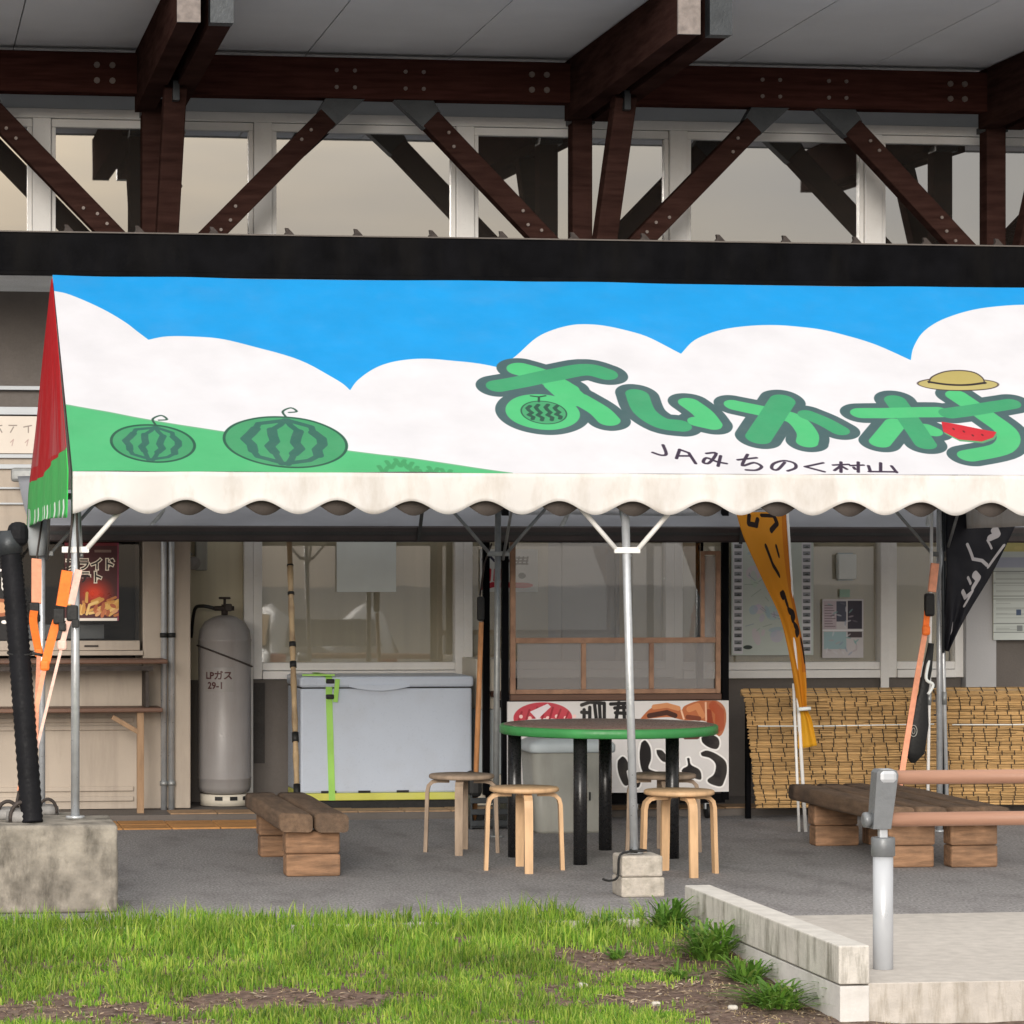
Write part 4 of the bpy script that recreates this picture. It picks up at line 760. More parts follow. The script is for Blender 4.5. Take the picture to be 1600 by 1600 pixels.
def tpole(x, y, z0, lean, mat, brmat, front):
    po = tube_part('pole', mat, tent, [(x, y, z0), (x + lean * .5, y, (z0 + 2) / 2), (x + lean, y, 2.03)], .0205 if front else .019, 14)
    m = MB(); m.tube([(x, y, z0), (x, y, z0 + .012)], .045, 14); m.build('foot_plate', mat, po)
    xb = x + lean * .8
    for sg in (-1, 1):
        if x < 1 and sg < 0: continue
        br = MB(); br.tube([(xb + sg * .055, y - .012, 1.70), (xb + sg * .20, y - .012, 1.865), (xb + sg * .34, y - .012, 2.02)], .0125 if front else .010, 8); br = br.build('brace', brmat, po)
    c = MB(); c.box((xb, y - .012, 1.695), (.13, .022, .03), .004); c.build('clamp', brmat, po)
    m = MB(); s2 = 1 if front else -1; m.tube([(x + lean + .03, y, 1.66), (x + lean + .03, y + s2 * .38, 2.10)], .009, 8); m.build('brace', 'zinc_d', po)
tpole(XP[0], YF, blk_top, .0, 'zinc', 'whitepaint', True); tpole(XP[1], YF + .02, .205, -.05, 'zinc', 'whitepaint', True); tpole(XP[2], YF, 0, 0, 'zinc', 'whitepaint', True)
tpole(XP[0] + .01, YBk, .0, 0, 'zinc', 'zinc_d', False); tpole(XP[1] - .03, YBk, 0, .015, 'zinc_d', 'zinc_d', False); tpole(XP[2] - .02, YBk, 0, 0, 'zinc', 'zinc_d', False)
for nm, y, z in (('eave_pipe', YF, 2.03), ('eave_pipe', YBk, 2.03), ('ridge_pipe', YR, ZR - .04)): tube_part(nm, 'zinc_d', tent, [(TX0 + .02, y, z), (TX1 - .02, y, z)], .019)
for x in XP:
    for y in (YF, YBk): tube_part('roof_pipe', 'zinc_d', tent, [(x, y, 2.03), (x, YR, ZR - .045)], .017)

# ------------------------------------------------------------------ tent anchors: concrete blocks, weights, straps
b0 = MB(); b0.box((.48, 14.60, blk_top / 2), (1.2, .56, blk_top), .018, seg=3)
bmesh.ops.subdivide_edges(b0.bm, edges=b0.bm.edges[:], cuts=5, use_grid_fill=True)
for v in b0.bm.verts:
    n = mnoise.noise_vector(v.co * 9) * .006; v.co += Vector((n.x, n.y, n.z if v.co.z > .02 else 0))
tag(b0.build('concrete_block', 'oldconc', base=(.48, 14.6, 0)), 'large stained concrete anchor block under the striped tent corner', 'block')
for i, (z0, z1_, dx, lab) in enumerate(((0, .098, .004, 'rough lower cement block under the middle tent pole'), (.100, .203, 0, 'upper cement block that the middle tent pole stands on'))):
    m = MB(); cxx, cyy = 3.665 + dx, 14.73; m.box((cxx, cyy, (z0 + z1_) / 2), (.205 + (.012 if i == 0 else 0), .20, z1_ - z0), .010)
    tag(m.build('cement_block', 'cinder', base=(cxx, cyy, z0)), lab, 'block')
m = MB(); m.tube(crom([(3.655, 14.70, .215), (3.60, 14.66, .22), (3.552, 14.64, .20), (3.548, 14.66, .1), (3.50, 14.62, .085), (3.46, 14.60, .095)], 5), .006, 6)
m.tube(crom([(3.700, 14.70, .222), (3.665, 14.66, .225), (3.62, 14.69, .222), (3.66, 14.77, .222), (3.70, 14.70, .222)], 5), .007, 6); tag(m.build('black_rope', 'blacktrim', base=(3.65, 14.7, .2)), 'short black rope knotted round the middle tent pole foot', 'rope')
def weight(name, lab, x, y, z, s=1.0):
    t = thing(name, lab, 'weight', (x, y, z)); m = MB(); m.lathe([(.07 * s, 0), (.075 * s, .01), (.07 * s, .05 * s), (.03 * s, .065 * s)], (x, y, z), 18); m.build('iron_disc', 'ironlite', t)
    m = MB(); m.tube([(x + .055 * s * math.cos(a), y - .05 * s, z + .02 + .075 * s * math.sin(a)) for a in np.linspace(-.2, math.pi + .2, 14)], .010 * s, 8); m.build('ring_handle', 'iron', t)
    return t
p = G(30, 1277, blk_top); weight('tent_weight', 'round iron tent weight with ring handle, right where the orange straps end', p.x, 14.55, blk_top, 1.0)
p = G(8, 1272, blk_top); weight('tent_weight', 'round iron tent weight with ring handle half behind the ribbed black hose', p.x, 14.72, blk_top, .9)
z_s = .36; sxw = W(74, 1262, 15.6); box_o = MB(); box_o.box((sxw.x, 15.6, z_s / 2), (.34, .26, z_s), .012); tag(box_o.build('concrete_block', 'oldconc', base=(sxw.x, 15.6, 0)), 'small concrete block standing behind the large stained anchor block', 'block')
weight('tent_weight', 'small iron weight with ring handle on the block behind the striped tent corner', sxw.x, 15.6, z_s, .8)
def ribbon(name, mat, parent, pts, w, th=.004):
    m = MB(); P = crom([Vector(p) for p in pts], 4) if len(pts) > 2 else [Vector(p) for p in pts]
    for a, b in zip(P, P[1:]): m.beam(a, b, w, th, 0, (1, .15, 0))
    return m.build(name, mat, parent)
def strap(lab, top, pts, mats, buckle, anchor, wide):
    t = thing('tie_strap', lab, 'strap', anchor)
    (a0, a1), (b0_, b1) = pts; ribbon('sleeve', mats[0], t, [W(*a0), W(*a1)], wide * 1.25, .012)
    tube_part('upper_cord', 'iron', t, [top, W(*a0)], .006, 6)
    p = W(*buckle); m = MB(); m.box(p, (.055, .03, .075), .008); m.box(p + Vector((.015, -.01, -.05)), (.035, .03, .04), .006); m.build('ratchet', 'blacktrim', t)
    ribbon('webbing', mats[1], t, [p, W(*b0_), W(*b1)], wide); ribbon('lower_webbing', mats[2], t, [W(*b1), anchor], wide * .55)
    m = MB(); m.box(W(*b1), (.045, .03, .05), .012); m.build('knot', mats[1], t)
    m = MB(); e = Vector(anchor); m.tube([e + Vector((0, 0, .0)), e + Vector((-.012, 0, -.06)), e + Vector((.0, 0, -.10))], .008, 6); m.build('hook', 'iron', t)
    return t
ya = 14.66; top = Vector((.905, 14.70, 2.0))
strap('bright orange ratchet strap on the striped tent corner, middle of three', top, (((105, 892, ya), (96, 947, ya)), ((84, 985, ya), (70, 1040, ya - .02))), ('orange', 'orange', 'salmon'), (92, 963, ya), W(30, 1236, 14.57), .042)
strap('pale pink rope strap on the tent corner in front of the fries poster', top, (((123, 890, ya - .01), (111, 944, ya)), ((104, 980, ya), (97, 1008, ya))), ('pink', 'pink', 'pink'), (113, 958, ya), W(40, 1240, 14.55), .026)
strap('orange strap hanging straight beside the rear left tent pole', Vector((.93, 18.0, 2.0)), (((57, 874, 17.6), (57, 942, 17.4)), ((52, 972, 17.2), (61, 1020, 17.0))), ('salmon', 'orange', 'salmon'), (54, 952, 17.3), W(52, 1246, 15.62), .045)
# corrugated hose leaning on the tent corner
hp = [W(50, 1286, 14.50), W(38, 1120, 14.6), W(27, 980, 14.7), W(17, 868, 14.8)]
hs = thing('ribbed_hose', 'thick black ribbed hose leaning upright against the tent corner', 'hose', hp[0])
pts = crom(hp, 30); m = MB(); m.tube(pts, [.050 + .0045 * (i % 2) for i in range(len(pts))], 14); m.build('hose', 'hose', hs)
tube_part('collar', 'steel_dark', hs, [pts[-1], pts[-1] + Vector((-.008, .01, .06)), pts[-1] + Vector((-.01, .01, .12))], [.056, .066, .05], 14)
m = MB(); m.box(W(28, 835, 14.8), (.10, .10, .12), .04, seg=3); m.build('end_cap', 'hose', hs)
m = MB(); c_ = W(32, 1020, 14.68); m.tube([c_ + Vector((.06 * math.cos(a), .06 * math.sin(a), .01 * math.sin(a))) for a in np.linspace(0, 6.2, 18)], .006, 6); m.tube([c_ + Vector((.05, -.03, 0)), W(78, 1026, 14.68)], .008, 6); m.build('cable_tie', 'blacktrim', hs)
# grey vinyl sleeve on the rear left pole
p0, p1 = W(60, 796, 18.0), W(58, 868, 18.0); m = MB(); m.tube([p0, p0.lerp(p1, .5), p0.lerp(p1, .75), p1], [.06, .062, .055, .045], 12); tag(m.build('vinyl_sleeve', 'greybag', base=p1), 'grey vinyl sleeve wrapped round the rear tent pole below the green fringe', 'sleeve')
# bamboo pole and wooden handle
pb = G(466, 1302); pt = W(452, 840, 19.25); bp_ = thing('bamboo_pole', 'slim dark-banded bamboo pole leaning in front of the freezer', 'pole', pb)
m = MB(); pts = [Vector(pb).lerp(pt, k / 24) for k in range(25)]; m.tube(pts, [.0165 + (.004 if i % 3 == 0 else 0) for i in range(25)], 10); m.build('cane', 'bamboo', bp_)
for k in (.12, .3, .55, .62, .8, .9): a = Vector(pb).lerp(pt, k); tube_part('tape_band', 'blacktrim', bp_, [a, a.lerp(pt, .045)], .0215, 10)
pb = G(741, 1292); pt = W(752, 972, 18.5); hd = thing('broom_handle', 'orange wooden handle with black hook beside the rear middle tent pole', 'broom', pb)
tube_part('shaft', 'broomwood', hd, [pb, Vector(pb).lerp(pt, .5), pt], [.016, .017, .015]); a = W(750, 930, 18.5)
m = MB(); m.box((Vector(pt) + a) / 2, (.045, .03, .15), .012); m.build('black_grip', 'blacktrim', hd); tube_part('hanging_cord', 'iron', hd, [a, W(757, 880, 18.3), W(768, 850, 18.1)], .006, 6)
m = MB(); m.box(Vector(pb) + Vector((0, 0, .05)), (.12, .05, .10), .01); m.build('brush_head', 'blacktrim', hd)

# ================================================================== TABLE, STOOLS, BIN, CRATE
tx, ty = 3.985, 16.68
tb = thing('round_table', 'round table with brown top, green edge and four black tube legs', 'table', (tx, ty, 0))
RT = .605; m = MB(); m.lathe([(.01, .690), (RT - .012, .690), (RT, .696), (RT, .735), (RT - .008, .741), (RT - .02, .742), (RT - .022, .741)], (tx, ty, 0), 64); m.build('edge_band', 'greenedge', tb)
m = MB(); m.lathe([(.01, .741), (RT - .022, .741), (RT - .03, .7455), (.01, .7455)], (tx, ty, 0), 64); m.build('table_top', 'tabletop', tb)
for u, v in ((909, 1352), (1053, 1342), (948, 1329), (806, 1340)):
    g = G(u, v); g.y += .036; tube_part('leg', 'blackpipe', tb, [(g.x, g.y, 0), (g.x, g.y, .69)], .0375, 20)
def stool(mat, lab, x, y, rot):
    t = thing('stool', lab, 'stool', (0, 0, 0), 'round wooden stools at the table'); m = MB()
    m.lathe([(.01, .418), (.175, .418), (.185, .424), (.185, .438), (.178, .444), (.01, .445)], n=40); m.build('seat', mat, t)
    for k in range(4):
        a = R(90 * k); d = Vector((math.cos(a), math.sin(a), 0)); s_ = Vector((-d.y, d.x, 0)); prof = [(.07, .405), (.135, .405), (.165, .398), (.186, .378), (.194, .345), (.198, .2), (.205, 0)]; th = .021; m = MB(); rings = []
        for i, (r, z) in enumerate(prof):
            q = prof[min(i + 1, len(prof) - 1)]; o = prof[max(i - 1, 0)]; tg = Vector((q[0] - o[0], q[1] - o[1])).normalized(); nn = Vector((-tg.y, tg.x)); w = .045 if i < 6 else .043
            c = [(r + nn.x * e * th / 2, z + nn.y * e * th / 2, sd * w / 2) for e, sd in ((1, -1), (1, 1), (-1, 1), (-1, -1))]; rings.append([m.bm.verts.new(d * cr + s_ * cs + Vector((0, 0, max(cz, 0)))) for cr, cz, cs in c])
        for A, B in zip(rings, rings[1:]):
            for j in range(4): m.bm.faces.new((A[j], A[(j + 1) % 4], B[(j + 1) % 4], B[j]))
        m.bm.faces.new(rings[0]); m.bm.faces.new(rings[-1][::-1]); m.build('leg', mat, t)
    t.location = (x, y, 0); t.rotation_euler = (0, 0, R(rot)); return t
stool('birch', 'clean pale birch stool nearest the trash bin, in front of the round table', 3.375, 16.05, 93 - 8)
stool('birch', 'clean pale birch stool standing beside the cement blocks of the tent pole', 4.135, 15.72, 97)
stool('birch_old', 'grey weathered wooden stool between freezer and round table', 3.235, 17.10, 75)
stool('birch_old', 'grey weathered wooden stool tucked behind the birch stool under the signboard', 4.375, 16.98, 80)
g = G(897, 1303); bn = thing('trash_bin', 'grey plastic trash bin with pale rim standing behind the round table', 'bin', (g.x, g.y + .22, 0))
m = MB(); bx, by = g.x, g.y + .22
def rsq(h, z, r=.05, n=6): return [Vector((bx + sx * (h - r) + r * math.cos(R(a0 + 90 * k / n)), by + sy * (h * .8 - r) + r * math.sin(R(a0 + 90 * k / n)), z)) for sx, sy, a0 in ((1, 1, 0), (-1, 1, 90), (-1, -1, 180), (1, -1, 270)) for k in range(n + 1)]
def loft(m, rings):
    V = [[m.bm.verts.new(p) for p in r] for r in rings]; n = len(V[0])
    for A, B in zip(V, V[1:]):
        for j in range(n): m.bm.faces.new((A[j], A[(j + 1) % n], B[(j + 1) % n], B[j])).smooth = True
    m.bm.faces.new(V[0][::-1]); m.bm.faces.new(V[-1])
loft(m, [rsq(.215, 0), rsq(.222, .02), rsq(.25, .50)]); body = m.build('body', 'bin', bn)
m = MB(); loft(m, [rsq(.262, .49), rsq(.268, .50), rsq(.268, .535), rsq(.255, .55), rsq(.20, .575)]); m.build('lid', 'bluegrey', bn)
box_part('drain_slot', 'blacktrim', body, bx + .10, bx + .108, by - .2, by - .186, .20, .25)
g = G(765, 1296); cr = thing('plastic_crate', 'low dark grey slatted crate on the ground beside the cream cabinet', 'crate', (g.x, g.y + .15, 0))
for z in (.02, .09, .16): box_part('slat', 'steel_dark', cr, g.x - .12, g.x + .12, g.y, g.y + .012, z, z + .035, .003)
for x in (-.12, .11): box_part('corner_post', 'steel_dark', cr, g.x + x, g.x + x + .012, g.y + .004, g.y + .3, .0, .21)
box_part('crate_floor', 'steel_dark', cr, g.x - .12, g.x + .12, g.y + .02, g.y + .3, .01, .03)
m = MB(); m.box((g.x - .07, g.y + .16, .27), (.09, .15, .16), .03, seg=2); tag(m.build('black_bag', 'blacktrim', base=(g.x - .06, g.y + .16, .19)), 'black bag sitting on the low grey crate', 'bag')

# ================================================================== BENCHES
def bench(lab, x0, x1, yA, yB, plank, log, h=.33, gap=.016):
    t = thing('log_bench', lab, 'bench', ((x0 + x1) / 2, (yA + yB) / 2, 0)); xm = (x0 + x1) / 2
    for a, b in ((x0, xm - gap / 2), (xm + gap / 2, x1)):
        m = MB(); y0 = yA + random.uniform(-.03, .03); n = 14; rings = []
        for i in range(n + 1):
            y = y0 + (yB - y0) * i / n; r = .022; P = []
            for sx, sz, a0 in ((b - r, h - r, 0), (a + r, h - r, 90), (a + r, h - .092 + r, 180), (b - r, h - .092 + r, 270)):
                for k in range(4): q = R(a0 + 30 * k); P.append(Vector((sx + r * math.cos(q), y, sz + r * math.sin(q))) + mnoise.noise_vector((sx * 9, y * 3, sz * 9)) * .004)
            rings.append(P)
        loft(m, rings); m.build('plank', plank, t)
    for y in (yA + .10, yB - .42):
        for z in (0, .119):
            m = MB(); w = (x1 - x0) * .41; m.box((xm + random.uniform(-.006, .006), y + .06, z + .059), (2 * w, .13, .117), .012, seg=2); m.build('support_log', log, t)
    return t
bench('low brown log bench of two thick planks standing alone on the asphalt', 2.035, 2.385, 15.76, 17.38, 'greywood', 'logwood')
bench('dark weathered log bench behind the handrail, next to the banner pole', 5.30, 5.62, 15.80, 17.62, 'greywood', 'logwood')
bench('dark weathered log bench behind the handrail, on the side away from the banner pole', 5.64, 5.96, 15.76, 17.66, 'greywood', 'logwood')

# ================================================================== BANNERS AND POLE BUNDLE
def cloth(name, mat, parent, left, right, Yfn, nv, fold=.012, freq=9.0):
    lp, rp_ = crom(left, nv), crom(right, nv); n = len(lp) - 1; m = MB()
    def fn(a, b):
        j = min(n, int(round((1 - b) * n))); l, r = lp[j], rp_[j]; v = l[1] + (r[1] - l[1]) * a; u = l[0] + (r[0] - l[0]) * a; p = W(u, v, Yfn(v)); wdt = abs(r[0] - l[0]) / 70
        p.y += fold * math.sin(a * freq + b * 7) * (.4 + (1 - wdt)); return p
    m.grid(fn, 24, n); return m.build(name, mat, parent, solid=.002)
pb = G(1259, 1300); YT = pb.y + .35; ptop = W(1229, 790, YT)
bn = thing('yellow_banner', 'twisted yellow banner with black lettering on a leaning white pole', 'banner', pb)
tube_part('pole', 'whitepaint', bn, [pb, Vector(pb).lerp(ptop, .5), ptop], .0115, 10); pb2 = Vector(pb) + Vector((-.035, .02, .0)); tube_part('second_pole', 'whitepaint', bn, [pb2, pb2.lerp(ptop, .45)], .009, 8)
cn = Canvas(1, 3, 220, (206, 138, 34))
cn.poly([(0, 0), (1, 0), (1, .7), (0, .7)], (214, 158, 34)); cn.poly([(.75, 1.2), (1, 1.2), (1, 3), (.92, 3)], (188, 112, 28))
for s_, r in (([(.25, 2.93), (.2, 2.8), (.35, 2.78), (.4, 2.86)], .035), ([(.5, 2.93), (.75, 2.92), (.8, 2.8), (.65, 2.72)], .035), ([(.45, 2.55), (.5, 2.4), (.6, 2.32)], .03), ([(.7, 2.55), (.72, 2.48)], .025), ([(.5, 2.1), (.6, 2.12), (.6, 2.0)], .05), ([(.6, 1.92), (.8, 1.88), (.65, 1.82)], .05), ([(.7, 1.75), (.85, 1.7), (.7, 1.65)], .05), ([(.9, 1.55), (.95, 1.35)], .06)): cn.stroke(s_, r, (36, 24, 22))
cloth('banner_cloth', cn.material('yellow_banner_print', .7, transl=.25), bn, [(1150, 800), (1163, 842), (1193, 910), (1216, 960), (1230, 1010), (1240, 1060), (1247, 1105), (1249, 1125), (1247, 1170)], [(1228, 800), (1231, 842), (1237, 910), (1246, 960), (1255, 1010), (1259, 1060), (1260, 1105), (1268, 1125), (1277, 1165)], lambda v: pb.y + .32 - (v - 800) / 500 * .33, 6)
p = W(1255, 1108, pb.y + .04); m = MB(); m.tube([p + Vector((-.04, -.02, 0)), p + Vector((.04, -.02, .005))], .012, 8); m.build('tie', 'paper', bn)
tube_part('cross_arm', 'zinc_d', bn, [ptop, W(1150, 800, YT)], .007, 6)
# pole bundle by the rear right tent pole
def long_pole(lab, u0, u1, mat, r, Yb):
    b = G(u0, 890 + FPX * CH / (Yb * CT + WX(u0, Yb) * ST)); t_ = W(u1, 800, Yb + .02); t = thing('banner_pole', lab, 'pole', b); tube_part('shaft', mat, t, [b, Vector(b).lerp(t_, .5), t_], r, 10); tube_part('joint', 'zinc_d', t, [Vector(b).lerp(t_, .4), Vector(b).lerp(t_, .44)], r + .004, 10); tube_part('end_cap', 'blacktrim', t, [Vector(b), Vector(b).lerp(t_, .01)], r + .003, 10)
long_pole('slim pale pole standing just beside the rear tent pole behind the handrail', 1481, 1468, 'zinc', .012, 17.95)
long_pole('slim white pole in the bundle nearest the black bag', 1449, 1456, 'whitepaint', .010, 17.9)
long_pole('dark thin pole in the bundle next to the black banner', 1474, 1476, 'steel_dark', .010, 18.15)
Yk = 17.9; bb = thing('black_banner', 'black banner with white brush strokes gathered to a point', 'banner', W(1478, 1010, Yk))
cn = Canvas(1, 2, 300, (20, 20, 27))
for s_, r in (([(.62, 1.97), (.66, 1.85), (.72, 1.80)], .05), ([(.60, 1.92), (.66, 1.80)], .03), ([(.72, 1.64), (.78, 1.56), (.70, 1.52)], .055), ([(.35, 1.42), (.5, 1.22), (.68, 1.2), (.82, 1.14)], .022), ([(.96, 1.4), (.86, 1.12)], .025), ([(.66, 1.48), (.78, 1.36)], .015), ([(.62, 1.02), (.75, .96), (.70, .86)], .05), ([(.50, .98), (.6, .90)], .02), ([(.48, .80), (.60, .72), (.72, .8), (.66, .62)], .03), ([(.4, .36), (.55, .28)], .05)): cn.stroke(s_, r, (168, 164, 166))
cloth('banner_cloth', cn.material('black_banner_print', .7), bb, [(1478, 800), (1478, 842), (1478, 900), (1477, 960), (1476, 1016)], [(1596, 800), (1577, 842), (1548, 900), (1513, 960), (1480, 1018)], lambda v: Yk + .1 * (1016 - v) / 200, 6, .02, 12)
tube_part('cross_arm', 'steel_dark', bb, [W(1472, 800, Yk + .1), W(1600, 800, Yk + .1)], .008, 6)
tube_part('pole', 'steel_dark', bb, [W(1472, 800, Yk + .1), W(1474, 1020, Yk)], .009, 8)
# strap and bag at the rear right pole
t = thing('tie_strap', 'long orange strap slanting down behind the handrail bracket', 'strap', G(1393, 1310)); yk = 17.85
m = MB(); m.beam(W(1461, 880, yk), W(1456, 925, yk), .05, .02, .004, (1, 0, 0)); m.build('sleeve', 'salmon', t)
m = MB(); m.box(W(1452, 945, yk), (.06, .05, .14), .015); m.build('ratchet', 'blacktrim', t)
ribbon('webbing', 'orange', t, [W(1449, 955, yk), W(1446, 985, yk - .01)], .04); m = MB(); m.box(W(1447, 985, yk - .02), (.05, .03, .06), .015); m.build('knot', 'orange', t)
ribbon('lower_webbing', 'salmon', t, [W(1446, 985, yk - .01), W(1428, 1090, yk - .03), G(1393, 1310)], .036)
a, b = W(1455, 1020, yk), W(1430, 1190, yk); m = MB(); L_ = [W(1455, 1005, yk), W(1449, 1045, yk), W(1442, 1085, yk), W(1434, 1130, yk), W(1428, 1175, yk), W(1426, 1192, yk)]; m.tube(L_, [.018, .03, .03, .07, .068, .015], 14)
for v in m.bm.verts: v.co.y = yk + (v.co.y - yk) * .5
bg_ = thing('black_pouch', 'black pouch with a round emblem hanging from the orange strap', 'pouch', L_[-1]); m.build('pouch', 'blacktrim', bg_)
c = W(1427, 1142, yk - .05); m = MB(); m.tube([c + Vector((.022 * math.cos(q), -.004, .034 * math.sin(q))) for q in np.linspace(0, 6.3, 20)], .003, 5); m.tube([c + Vector((.01 * math.cos(q), -.004, .018 * math.sin(q))) for q in np.linspace(0, 6.3, 14)], .002, 5); m.build('emblem', 'bin', bg_)
m = MB(); m.tube(crom([W(1452, 1030, yk), W(1447, 1060, yk - .05), W(1458, 1070, yk - .05), W(1450, 1085, yk - .05)], 5), .01, 6); m.build('white_tie', 'paper', bg_)

# ================================================================== HANDRAIL
hx, hy = 3.957, 11.86
hr = thing('handrail', 'ramp handrail with silver posts and two brown tube rails', 'handrail', (hx, hy, 0))
def rail_post(x):
    m = MB(); m.lathe([(.038, .003), (.0405, .004), (.0405, .47), (.02, .47)], (x, hy, 0), 28); po = m.build('post', 'railsteel', hr)
    m = MB(); m.lathe([(.045, .455), (.048, .458), (.048, .525), (.045, .53), (.02, .53)], (x, hy, 0), 28); m.build('collar', 'bracket', po)
    m = MB(); m.beam((x + .0, hy, .50), (x - .004, hy, .62), .034, .034, .006, (1, 0, 0)); m.build('stem', 'railsteel', po)
    m = MB(); m.prism([(-.052, .565), (.022, .565), (.052, .78), (.046, .796), (.03, .802), (-.025, .802), (-.036, .79)], lambda a, b, t: (x + a, hy - .035 + t, b), .075); br = m.build('rail_bracket', 'bracket', po)
    m = MB(); m.span(x - .028, x + .05, hy - .04, hy + .045, .745, .803, .018); m.build('bracket_cap', 'railsteel', br)
    m = MB(); m.tube([(x - .085, hy, .60), (x - .08, hy, .60), (x - .06, hy, .60), (x - .058, hy, .60), (x - .03, hy, .60)], [.020, .03, .032, .026, .026], 16); m.build('end_knob', 'bracket', br)
rail_post(hx); rail_post(hx + 2.4)
for z in (.768, .600):
    m = MB(); m.tube([(hx + .02, hy, z), (hx + 1.2, hy, z), (hx + 2.6, hy, z)], .0285, 22); o = m.build('rail', 'railwood', hr)
    m = MB(); m.lathe([(.001, 0), (.006, 0), (.006, .004)], (0, 0, 0), 8); s_ = m.build('screw', 'bolt', o); s_.location = Vector((hx + .085, hy - .029, z - .004)) - origin_of(o); s_.rotation_euler = (R(90), 0, 0)

# ================================================================== GRASS AND WEEDS
bare = [(70, 1582, .6, .30), (430, 1562, .48, .22), (250, 1592, .35, .16), (640, 1560, .2, .1), (800, 1590, .25, .12), (150, 1530, .16, .08), (720, 1502, .14, .10), (585, 1500, .10, .06), (960, 1520, .30, .26), (1110, 1560, .42, .40), (1250, 1590, .5, .3), (880, 1490, .14, .10), (1010, 1470, .16, .12), (520, 1595, .3, .10)]
bare = [(*(G(u, v, -.12)[:2]), a, b) for u, v, a, b in bare]
def blades(n, xr, yr, hfun, keep, lean, wid, per=9, flat=1.0):      # tufts of a few blades that share a lean
    V = np.empty((n * 5, 3), np.float32); k = 0
    while k < n:
        cx, cy = random.uniform(*xr), random.uniform(*yr)
        if random.random() > keep(cx, cy): continue
        ta = random.uniform(0, 6.283); th_ = hfun(cx, cy) * random.uniform(.75, 1.3); tl = abs(random.gauss(0, lean)); sp = random.uniform(.008, .028)
        for _ in range(random.randint(per // 2, per * 2)):
            if k >= n: break
            x, y = random.gauss(cx, sp), random.gauss(cy, sp)
            if not (yr[0] < y < yr[1] and x < xr[1]): continue
            z = soil_z(x, y) if y < EDGE - .09 else .0; h = th_ * random.uniform(.55, 1.2); a = ta + random.gauss(0, 1.1); ln = min(1.15, abs(tl + random.gauss(0, .3))) * h; dx, dy = math.cos(a) * ln, math.sin(a) * ln
            b = random.uniform(0, 3.14); w = wid * random.uniform(.6, 1.4); wx, wy = math.cos(b) * w, math.sin(b) * w * .5; hz = math.sqrt(max(h * h - ln * ln * .6, h * h * .08)) * flat
            V[k * 5:k * 5 + 5] = ((x - wx, y - wy, z - .01 * flat), (x + wx, y + wy, z - .01 * flat), (x + dx * .35 + wx * .8, y + dy * .35 + wy * .8, z + hz * .62), (x + dx * .35 - wx * .8, y + dy * .35 - wy * .8, z + hz * .62), (x + dx, y + dy, z + hz * (1 if tl < .8 else .75))); k += 1
    F = []
    for i in range(k): j = 5 * i; F.append((j, j + 1, j + 2, j + 3)); F.append((j + 3, j + 2, j + 4))
    me = bpy.data.meshes.new('grass'); me.from_pydata(V[:k * 5].tolist(), [], F); return me
def keep_g(x, y):
    k = 1.0
    for bx_, by_, a, b in bare: d = ((x - bx_) / a) ** 2 + ((y - by_) / b) ** 2 + .9 * mnoise.noise((x * 6, y * 6, 2)); k = min(k, max(.035, min(1, (d - .55) * 1.6)))
    if x > 3.0: k *= max(.10, 1 - (x - 3.0) * 1.6)
    return k * (.55 + .45 * min(1, max(0, .5 + 1.4 * mnoise.noise((x * 2.3, y * 2.3, 9)))))
def hgt(x, y): return random.uniform(.6, 1.25) * (.030 + .040 * max(0, min(1, (y - 12.6) / .9)) + .028 * max(0, mnoise.noise((x * 2.6, y * 2.6, 4))) + (.014 if keep_g(x, y) > .7 else 0))
def gmat(name, cols, transl=.35):
    m, t, b, o = nodes_of(name); g = t.nodes.new('ShaderNodeNewGeometry'); r = t.nodes.new('ShaderNodeValToRGB'); e = r.color_ramp.elements
    e[0].position = 0; e[0].color = (*cols[0], 1); e[1].position = 1; e[1].color = (*cols[-1], 1)
    for i, c in enumerate(cols[1:-1]): q = e.new((i + 1) / (len(cols) - 1)); q.color = (*c, 1)
    t.links.new(g.outputs['Random Per Island'], r.inputs[0]); f, _ = noise_fac(t, 2.4, .55, 1.35, 5); base = mixrgb(t, 'MULTIPLY', r.outputs[0], f); t.links.new(base, b.inputs['Base Color']); b.inputs['Roughness'].default_value = .55; b.inputs['Specular IOR Level'].default_value = .25
    tl = t.nodes.new('ShaderNodeBsdfTranslucent'); mm = t.nodes.new('ShaderNodeMixShader'); mm.inputs[0].default_value = transl; t.links.new(base, tl.inputs[0]); t.links.new(b.outputs[0], mm.inputs[1]); t.links.new(tl.outputs[0], mm.inputs[2]); t.links.new(mm.outputs[0], o.inputs[0]); return m
gm = gmat('grass_blades', [(.06, .15, .018), (.15, .30, .028), (.27, .43, .045), (.40, .47, .09), (.20, .37, .035), (.10, .22, .022), (.36, .42, .11)])
me = blades(92000, (-.9, 3.63), (10.9, 13.80), hgt, keep_g, .6, .0028); me.materials.append(gm); o = bpy.data.objects.new('grass', me); COL.objects.link(o); o['kind'] = 'stuff'; o['label'] = 'short green grass growing over the soil in front of the tent'
me = blades(9000, (-.9, 3.9), (10.9, 13.6), lambda x, y: random.uniform(.02, .06), lambda x, y: .25 + .75 * (keep_g(x, y) < .6), 1.1, .0030, 3, .22); me.materials.append(gmat('dry_grass', [(.30, .22, .13), (.42, .33, .21), (.24, .17, .10), (.36, .30, .16)], .1)); o = bpy.data.objects.new('dry_grass', me); COL.objects.link(o); o['kind'] = 'stuff'; o['label'] = 'dry straw coloured grass lying on the bare soil patches'
wm = gmat('weed_leaves', [(.06, .15, .02), (.12, .26, .035), (.20, .36, .055), (.08, .20, .03), (.26, .36, .08)])
